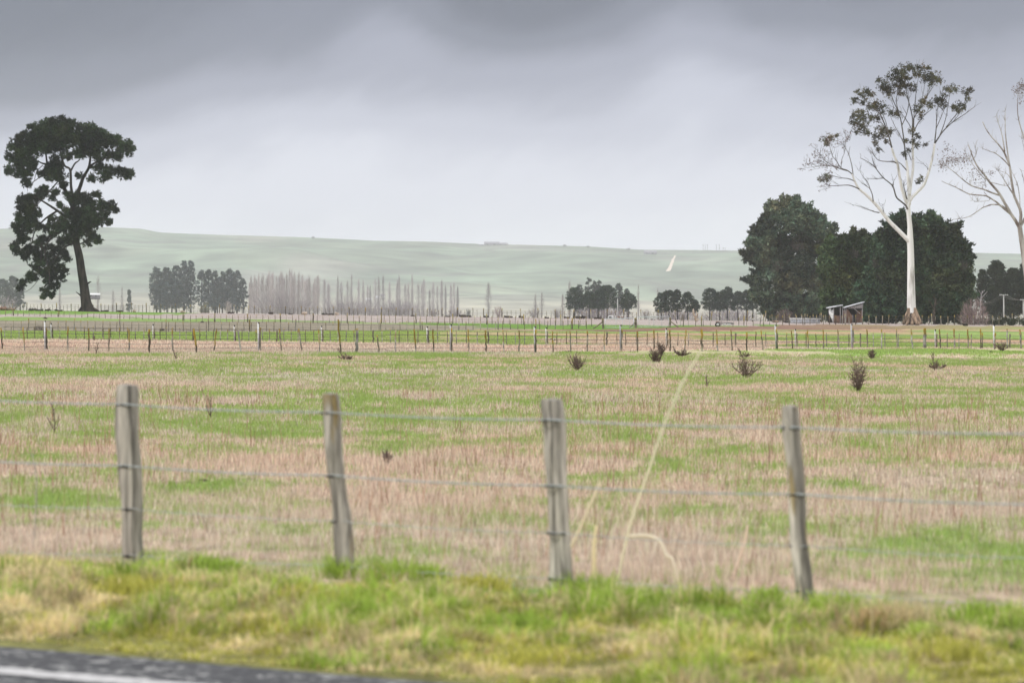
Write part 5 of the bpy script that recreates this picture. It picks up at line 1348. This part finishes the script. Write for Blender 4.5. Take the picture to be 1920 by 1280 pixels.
log(571, 0, 10, 6, 602, 'pale cut log end on the skyline, larger of two below the poplars', 'cutwood')
log(632, 0, 6, 4.5, 602, 'orange-brown cut log on the skyline, smaller of two below the poplars', 'cutwood')
log(343, 0, 9, 5, 602, 'pale stump-like log on the skyline below the far conifer clump', 'cutwood')
log(252, 0, 6, 5, 602, 'pale little stump-like log right of the lone pine', 'cutwood')
log(1455, 0, 10, 5, 560, 'brown rounded log pile below the tallest conifer, left of two', 'peelbark')
log(1477, 0, 11, 5, 560, 'dark brown log pile at the left end of the long trough', 'log')
log(1810, 0, 8, 5, 545, 'round-ended grey log behind the pale fence posts at right', 'log')

def leaning(px0, py0, px1, py1, w, Y, label, mat='wood', name='leaning_stick'):
    b = P(px1, py1, Y); b[2] = float(zg(b[0], Y)); s = Y / F; t = P(px0, py0, Y) - b
    mb = MB(); mb.tube([(0, 0, -.05), t * .5 + [.04, 0, 0], t], [w * .5 * s, w * .55 * s, w * .4 * s], 6, True, .15, np.array([.2, .17, .14])); tag(mb.build(name, M[mat], loc=b), label, 'stick')
leaning(1262, 589, 1270, 606, 1.3, 480, 'thin bent stick leaning left just right of the gates')
leaning(1279, 588.5, 1278.5, 602, 2.8, 590, 'short thick dark post standing alone beyond the gates', 'wood', 'old_post')
leaning(95, 577, 82, 585, 1.2, 606, 'slanting grey branch propped near the lone pine')
leaning(1281, 590, 1281, 611, 1.6, 430, 'pale bleached post right of the gate stay', 'wood', 'old_post')

# ------------------------------------------------------------------ thistle skeletons
def weed(x, yb, w, h, style, label, seed):
    r = random.Random(seed); b = G(x, yb); s = b[1] / F; mb = MB(); W = w * s * 1.12; Hh = h * s * 1.1
    cb = np.array([.17, .12, .098])
    def stem(p0, d, L, rad, depth):
        n = 5; pts = [np.array(p0)]; dd = np.array(d, float)
        for i in range(n):
            dd = dd + np.array([r.gauss(0, .10), r.gauss(0, .10), .05]); dd /= np.linalg.norm(dd); pts.append(pts[-1] + dd * L / n)
        pts = np.array(pts); mb.tube(pts, np.linspace(rad, rad * .45, n + 1), 4, True, 0, cb * r.uniform(.7, 1.4))
        for i in range(1, n + 1):        # prickly leaf remains
            for _ in range(3 if style != 'thin' else 1):
                e = np.array([r.gauss(0, 1), r.gauss(0, 1), r.uniform(-.1, .9)]); e /= np.linalg.norm(e)
                mb.tube([pts[i], pts[i] + e * L * .10], [rad * .7, rad * .2], 3, False, 0, cb * r.uniform(.6, 1.3))
        if depth > 0:
            for i in range(1, n):
                for _ in range(2):
                    e = dd + np.array([r.gauss(0, .65), r.gauss(0, .65), r.gauss(0, .3)]); e[2] = abs(e[2]); e /= np.linalg.norm(e)
                    stem(pts[i], e, L * r.uniform(.28, .48), rad * .6, depth - 1)
    rad = max(.006, .75 * s)
    if style == 'fan':
        for i in range(11):
            a = (i / 10 - .5) * 2; d = np.array([a * W * .5 / Hh * 1.0, r.gauss(0, .35), 1 - .35 * abs(a)]); stem((a * W * .05, r.gauss(0, .02), 0), d / np.linalg.norm(d), Hh * r.uniform(.75, 1.0), rad, 1)
    elif style == 'bush':
        for i in range(15):
            a = r.random() * 6.28; q = r.uniform(.15, 1); d = np.array([math.cos(a) * q * W / Hh * .55, math.sin(a) * q, .9 - .35 * q]); stem((r.gauss(0, W * .05), r.gauss(0, W * .05), 0), d / np.linalg.norm(d), Hh * r.uniform(.6, 1.05), rad, 1)
    elif style == 'splay':
        for i in range(13):
            a = r.random() * 6.28; d = np.array([math.cos(a) * 1.2, math.sin(a), r.uniform(.15, .75)]); stem((0, 0, .02), d / np.linalg.norm(d), W * .5 * r.uniform(.6, 1.0), rad, 1)
        stem((-W * .1, 0, 0), (-.5, 0, 1), Hh, rad, 1); stem((0, 0, 0), (.1, 0, 1), Hh * .5, rad, 1)
    else:
        stem((0, 0, 0), (r.gauss(0, .1), 0, 1), Hh, rad, 1)
        for _ in range(4): stem((0, 0, Hh * .1), (r.gauss(0, .6), r.gauss(0, .6), 1), Hh * .55, rad * .8, 0)
    tag(mb.build('dead_thistle', M['twig'], loc=b), label, 'weed', 'dead thistles in the paddock')
for i, a in enumerate(((1400, 708, 44, 34, 'fan', 'largest fan-shaped dead thistle, right of centre in the paddock'), (1229, 681, 34, 24, 'bush', 'spiky bushy dead thistle with a taller twin behind it'), (1239, 668, 18, 22, 'bush', 'upright dead thistle close behind the spiky bushy one'), (1278, 669, 36, 20, 'splay', 'splayed dead thistle with curling arms before the mid fence'),
        (1083, 694, 26, 26, 'bush', 'compact round dead thistle left of the tall grass stalk'), (1326, 727, 20, 21, 'thin', 'small ragged dead thistle just right of the tall grass stalk'), (1608, 734, 28, 52, 'bush', 'tallest narrow dead thistle, above the right-hand roadside post'), (1757, 695, 40, 30, 'splay', 'sprawling dead thistle heap at the right of the paddock'),
        (1635, 673, 18, 16, 'bush', 'small dead thistle near the mid fence, above the tallest narrow one'), (1878, 658, 24, 16, 'fan', 'pale fan-like dead thistle at the mid fence near the right edge'), (1396, 671, 22, 18, 'splay', 'low broken dead thistle behind the largest fan-shaped one'), (649, 676, 28, 24, 'splay', 'forked dead thistle at the mid fence, left of centre'),
        (330, 675, 10, 18, 'thin', 'thin dead thistle just in front of the mid fence at left'), (180, 664, 8, 20, 'thin', 'thin dead thistle at the mid fence near the left edge'), (395, 784, 16, 36, 'thin', 'lone scraggy dead thistle between the two left roadside posts'), (102, 812, 7, 50, 'thin', 'very thin dead thistle stem left of the first roadside post'),
        (177, 640, 9, 14, 'thin', 'tiny dead thistle between the two mid paddock fences at left'), (725, 872, 26, 26, 'bush', 'low reddish-brown dead thistle clump in the straw right of the second post'), (1865, 655, 10, 10, 'thin', 'tiny dead thistle beside a fence post near the right edge'))):
    weed(*a, seed=100 + i)
for i, (x, y, r, lb) in enumerate(((72, 619, 11, 'brown bushy weed on the left strip behind both mid fences'), (85, 598, 5, 'grey round weed on the pale strip at far left'), (305, 620, 5, 'faint brown weed clump behind the mid fences'), (379, 605, 4, 'small grey weed right of the lone pine on the pale strip'))):
    b = G(x, y); s = b[1] / F; mb = MB(); n = 260; d = rand_dirs(n); d[:, 2] = abs(d[:, 2]); p0 = d * (rng.random((n, 1)) ** .5) * r * s * .7; p1 = p0 + d * r * s * .45; sd = rand_dirs(n) * .012
    mb.add(np.stack([p0 - sd, p0 + sd, p1], 1).reshape(-1, 3), np.arange(3 * n).reshape(-1, 3), np.repeat(np.array([[.17, .14, .12]]) * (.6 + .8 * rng.random((n, 1))), 3, 0)); tag(mb.build('dry_weed', M['twig'], loc=b), lb, 'weed', 'dry weeds behind the mid fences')

for x, y, w in ((1298, 691, 7), (1343, 692, 8), (1472, 746, 8), (380, 902, 16), (400, 929, 10), (470, 931, 12), (505, 690, 7), (523, 697, 6), (355, 905, 10), (1062, 660, 9), (1860, 660, 8)):
    b = G(x, y); q_ = b[1] / F * w; mb = MB()
    for _ in range(3):
        k = np.linspace(-1, 1, 6); c = np.array([random.uniform(-.4, .4) * q_, random.uniform(-.3, .3) * q_, q_ * .08])
        mb.tube(np.stack([c[0] + k * q_ * .35, c[1] + 0 * k, c[2] + (rng.random(6) - .3) * q_ * .08], 1), np.sqrt(np.maximum(.05, 1 - k * k)) * q_ * .16, 7, True, .3)
    tag(mb.build('soil_clod', M['log'], loc=b), 'small dark soil clod lying in the paddock grass', 'clod', 'dark soil clods in the paddock')

# ------------------------------------------------------------------ birds
def bird(px, py, L, face, cols, label):
    b = G(px, py); s = b[1] / F; L = L * s
    root = thing('bird', b, label, 'bird')
    k = np.linspace(0, 1, 9); hz = L * .42
    sp = np.stack([face * (k - .5) * L, 0 * k, hz + L * .10 * np.sin(k * 3.1) - L * .12 * (1 - k) + L * .14 * smooth(.65, 1, k)], 1)
    rad = L * np.array([.03, .06, .12, .17, .185, .17, .12, .10, .075])
    c = np.array([cols[0]] * 3 + [cols[1]] * 3 + [cols[0]] + [cols[2]] * 2)
    mb = MB(); mb.tube(sp, rad, 10, True, 0, c); bd = mb.build('body', M['feather'], root, smoothed=True)
    hd = sp[-1] + np.array([face * L * .02, 0, L * .02]); mb = MB(); mb.tube([hd, hd + np.array([face * L * .10, 0, -.005]), hd + np.array([face * L * .17, 0, -.012])], [L * .05, L * .03, L * .008], 6, True, 0, np.array([.05, .045, .04])); mb.build('beak', M['feather'], root)
    mb = MB(); mb.tube([sp[1], sp[0] - np.array([face * L * .16, 0, L * .03])], [L * .06, L * .035], 6, True, 0, np.array(cols[0])); mb.build('tail', M['feather'], root)
    for d in (-1, 1):
        mb = MB(); kk = np.linspace(0, 1, 5)
        w = np.stack([face * (.18 - kk * .55) * L, np.full(5, d * L * .16), hz + L * (.08 - .10 * kk)], 1); mb.tube(w, L * np.array([.04, .10, .11, .08, .02]), 6, True, 0, np.array([cols[0], cols[1], cols[1], cols[0], cols[0]])); mb.build('wing', M['feather'], root)
        mb = MB(); mb.tube([(face * L * .02, d * L * .06, hz - L * .12), (face * L * .0, d * L * .06, hz * .45), (face * L * .02, d * L * .06, 0)], L * .016, 5, True, 0, np.array([.05, .04, .04])); mb.build('leg', M['feather'], root)
BK, WH, GY = (.012, .012, .014), (.75, .75, .73), (.25, .23, .2)
bird(1037, 640, 8.5, -1, (BK, WH, BK), 'black and white bird standing on green grass by the mid fence')
bird(648, 640, 5, -1, (GY, WH, WH), 'pale whitish bird on grass between the mid fences, left of centre')
bird(1774, 643, 4.5, 1, (BK, GY, WH), 'small grey-white bird between the mid fences near the right edge')

# ------------------------------------------------------------------ tall dry stalks by the roadside fence
def stalk(pts, w, Y, label, head=0, col=(.62, .50, .30)):
    b = P(*pts[0], Y); b[2] = float(zg(b[0], Y)); s = Y / F
    c = curve([b - [0, 0, .02]] + [P(x, y, Y + .25 * i / len(pts)) for i, (x, y) in enumerate(pts[1:], 1)], 8) - b
    n = len(c); k = np.linspace(0, 1, n)
    mb = MB(); mb.tube(c, (w[0] * (1 - k) + w[1] * k) * .5 * s, 5, True, 0, np.array(col))
    root = thing('grass_stalk', b, label, 'grass stalk', 'tall dry stalks by the roadside fence')
    mb.build('stem', M['blade'], root)
    if head:
        mb = MB(); i0 = int(n * (1 - head)); L = 0
        for i in range(i0, n):
            for _ in range(16):
                u = (i - i0) / max(1, n - i0); e = rng.normal(size=3) * np.array([1, 1, .8]); t = c[min(i + 1, n - 1)] - c[max(i - 1, 0)]; t /= np.linalg.norm(t) + 1e-9
                d = t * 1.3 + e * .55; d /= np.linalg.norm(d); ln = 12 * s * math.sin(.5 + 2.5 * u) * random.uniform(.4, 1)
                q = c[i] + e * .5 * s; sd = rand_dirs(1)[0] * .9 * s
                mb.add([q - sd, q + sd, q + d * ln], [(0, 1, 2)], np.array(col) * random.uniform(.8, 1.15) * np.array([.95, 1.05, 1.0]))
        mb.build('seed_head', M['blade'], root)
YS = 23.6
stalk([(1158, 1096), (1167, 1045), (1186, 968), (1213, 892), (1236, 822), (1258, 766), (1283, 712), (1316, 655)], (6.5, 3), YS, 'tallest dry grass stalk with long feathery head, leaning right past the fence', .5, (.92, .87, .66))
stalk([(1116, 1100), (1114, 1060), (1114, 1020), (1118, 985)], (11, 6), YS - .2, 'short stout dry stalk upright right of the third post', 0, (.88, .78, .50))
stalk([(1034, 1100), (1050, 1060), (1078, 1010), (1105, 950), (1125, 905)], (9, 5), YS - .3, 'dry stalk crossing in front of the foot of the third post', 0, (.85, .76, .55))
stalk([(1030, 1100), (1040, 1030), (1050, 950), (1054, 880)], (4, 3), YS - .3, 'slender dry blade against the face of the third post')
stalk([(1275, 1125), (1262, 1050), (1250, 1040), (1238, 1015), (1215, 1004), (1180, 1005)], (6, 9), YS - .3, 'dry stalk arching over to the left between the third and fourth posts', 0, (.90, .82, .66))
stalk([(1362, 1120), (1372, 1085), (1385, 1050), (1396, 1015), (1402, 985)], (10, 5), YS, 'pinkish dry stalk leaning right, left of the fourth post', 0, (.85, .70, .55))
stalk([(240, 1080), (246, 1030), (262, 960), (275, 880), (268, 830)], (6, 4), 25.5, 'thin dry stalk across the face of the first post', 0, (.75, .66, .5))
stalk([(225, 1070), (232, 1035), (240, 1000), (250, 960)], (8, 4), 25.4, 'short tan dry stalk at the left foot of the first post', 0, (.85, .68, .42))
stalk([(1398, 1130), (1418, 1000), (1440, 870), (1458, 760), (1470, 700)], (1.6, 1.4), YS, 'hair-thin brown stalk leaning right near the fourth post', 0, (.45, .30, .2))
stalk([(60, 1070), (66, 980), (68, 900), (60, 850)], (3, 2), 26, 'thin grey stalk near the left edge by the fence', 0, (.5, .46, .4))

# ------------------------------------------------------------------ haze
def haze():
    mb = MB(); x, y0, y1, z0, z1 = 2900, -80, 11300, -25, 190
    mb.box(((0), (y0 + y1) / 2, (z0 + z1) / 2), (2 * x, y1 - y0, z1 - z0))
    m = bpy.data.materials.new('haze_air'); m.use_nodes = True; nt = m.node_tree
    nt.nodes.remove(nt.nodes['Principled BSDF'])
    v = nt.nodes.new('ShaderNodeVolumePrincipled'); v.inputs['Color'].default_value = (.93, .95, 1, 1); v.inputs['Density'].default_value = HAZE; v.inputs['Anisotropy'].default_value = 0.2
    nt.links.new(v.outputs[0], nt.nodes['Material Output'].inputs['Volume'])
    tag(mb.build('haze', m), kind='stuff')
HAZE = 0.000085
haze()

# ------------------------------------------------------------------ sky and light
SUN_EL, SUN_AZ = math.radians(48), math.radians(-115)     # azimuth from +Y towards +X: from the left, a little behind the camera
def world():
    w = bpy.data.worlds.new('World'); SC.world = w; w.use_nodes = True
    nt = w.node_tree; N = nt.nodes.new; Lk = nt.links.new
    bg = nt.nodes['Background']
    sky = N('ShaderNodeTexSky'); sky.sky_type = 'NISHITA'; sky.sun_disc = False
    sky.sun_elevation = SUN_EL; sky.sun_rotation = SUN_AZ
    sc = N('ShaderNodeVectorMath'); sc.operation = 'SCALE'; sc.inputs['Scale'].default_value = .10
    Lk(sky.outputs[0], sc.inputs[0])
    tc = N('ShaderNodeTexCoord'); sp = N('ShaderNodeSeparateXYZ'); Lk(tc.outputs['Generated'], sp.inputs[0])
    def math_(op, a, b=None, c=None):
        n = N('ShaderNodeMath'); n.operation = op
        for i, q in enumerate((a, b, c)):
            if q is None: continue
            if isinstance(q, (int, float)): n.inputs[i].default_value = q
            else: Lk(q, n.inputs[i])
        return n.outputs[0]
    az = math_('ARCTAN2', sp.outputs[0], sp.outputs[1]); el = math_('ARCSINE', sp.outputs[2])
    cb = N('ShaderNodeCombineXYZ'); Lk(az, cb.inputs[0]); Lk(el, cb.inputs[1])
    def noise(scale, loc, detail, rot=0., rough=.5, dist=0.):
        mp = N('ShaderNodeMapping'); mp.inputs['Scale'].default_value = scale; mp.inputs['Location'].default_value = loc; mp.inputs['Rotation'].default_value = (0, 0, rot)
        r = N('ShaderNodeMapping'); r.inputs['Rotation'].default_value = (0, 0, rot); Lk(cb.outputs[0], r.inputs[0]); mp.inputs['Rotation'].default_value = (0, 0, 0)
        Lk(r.outputs[0], mp.inputs[0]); n = N('ShaderNodeTexNoise'); n.inputs['Scale'].default_value = 1; n.inputs['Detail'].default_value = detail; n.inputs['Roughness'].default_value = rough; n.inputs['Distortion'].default_value = dist
        Lk(mp.outputs[0], n.inputs['Vector']); return n.outputs['Fac']
    n1 = noise((10, 24, 1), (3.2, 1.7, 0), 4, -.40, .5, .3)       # big slanting cloud masses
    n2 = noise((34, 80, 1), (7.1, 2.2, 0), 5, -.40, .55, .4)      # finer wisps
    e = math_('ADD', el, math_('MULTIPLY', math_('SUBTRACT', n1, .5), .034))
    e = math_('ADD', e, math_('MULTIPLY', math_('SUBTRACT', n2, .5), .011))
    for a0, e0, sa, se, amp in ((-.115, .055, .060, .024, .026), (-.055, .040, .022, .012, -.010), (-.028, .064, .014, .010, -.009), (.002, .072, .026, .012, .016), (.040, .066, .013, .022, -.009), (.085, .072, .030, .014, .008), (.03, .030, .06, .015, -.006)):
        u = math_('MULTIPLY', math_('SUBTRACT', az, a0), 1 / sa); v = math_('MULTIPLY', math_('SUBTRACT', el, e0), 1 / se)
        r2 = math_('ADD', math_('MULTIPLY', u, u), math_('MULTIPLY', v, v))
        e = math_('ADD', e, math_('MULTIPLY', math_('EXPONENT', math_('MULTIPLY', r2, -1)), amp))
    e3 = e
    rp = N('ShaderNodeValToRGB'); rp.color_ramp.interpolation = 'EASE'
    R = rp.color_ramp; stops = [(0, (.87, .895, .975)), (.14, (.85, .875, .96)), (.30, (.72, .745, .85)), (.47, (.54, .563, .675)), (.64, (.345, .364, .465)), (.82, (.195, .211, .288)), (1.0, (.125, .139, .20))]
    R.elements[0].position, R.elements[0].color = 0, (*stops[0][1], 1); R.elements[1].position, R.elements[1].color = 1, (*stops[-1][1], 1)
    for p, c in stops[1:-1]:
        k = R.elements.new(p); k.color = (*c, 1)
    Lk(math_('DIVIDE', e3, .085), rp.inputs[0])
    # overhead the overcast is brighter again
    up = N('ShaderNodeMapRange'); up.interpolation_type = 'SMOOTHSTEP'; up.inputs[1].default_value = .10; up.inputs[2].default_value = .45
    Lk(el, up.inputs[0])
    mx = N('ShaderNodeMix'); mx.data_type = 'RGBA'; Lk(up.outputs[0], mx.inputs[0]); Lk(rp.outputs[0], mx.inputs[6]); mx.inputs[7].default_value = (*ZEN, 1)
    m2 = N('ShaderNodeMix'); m2.data_type = 'RGBA'; m2.inputs[0].default_value = .93; Lk(sc.outputs[0], m2.inputs[6]); Lk(mx.outputs[2], m2.inputs[7])
    Lk(m2.outputs[2], bg.inputs[0]); bg.inputs[1].default_value = 1.0
ZEN = (1.30, 1.31, 1.36)
world()
sl = bpy.data.lights.new('sun', 'SUN'); sl.energy = 1.5; sl.angle = math.radians(14); sl.color = (1, .97, .92)
so = bpy.data.objects.new('sun', sl); COL.objects.link(so)
sd = Vector((math.cos(SUN_EL) * math.sin(SUN_AZ), math.cos(SUN_EL) * math.cos(SUN_AZ), math.sin(SUN_EL)))
so.rotation_euler = sd.to_track_quat('Z', 'Y').to_euler(); so.location = (-30, -20, 60)

# ------------------------------------------------------------------ camera and render settings
cd = bpy.data.cameras.new('camera'); cam = bpy.data.objects.new('camera', cd); COL.objects.link(cam)
cd.sensor_width = 36; cd.lens = F * 36 / 1920; cd.clip_start = .5; cd.clip_end = 20000
mt = Matrix(((RV[0], UV[0], -FW[0], 0), (RV[1], UV[1], -FW[1], 0), (RV[2], UV[2], -FW[2], H), (0, 0, 0, 1)))
cam.matrix_world = mt
cd.dof.use_dof = True; cd.dof.focus_distance = 150; cd.dof.aperture_fstop = 5.6
SC.camera = cam
SC.render.engine = 'CYCLES'
SC.cycles.use_denoising = True
SC.cycles.max_bounces = 5; SC.cycles.diffuse_bounces = 2; SC.cycles.transparent_max_bounces = 8; SC.cycles.volume_bounces = 2
SC.cycles.use_adaptive_sampling = True; SC.cycles.adaptive_threshold = .01
SC.view_settings.view_transform = 'Standard'; SC.view_settings.look = 'None'; SC.view_settings.exposure = 0.12; SC.view_settings.gamma = 1
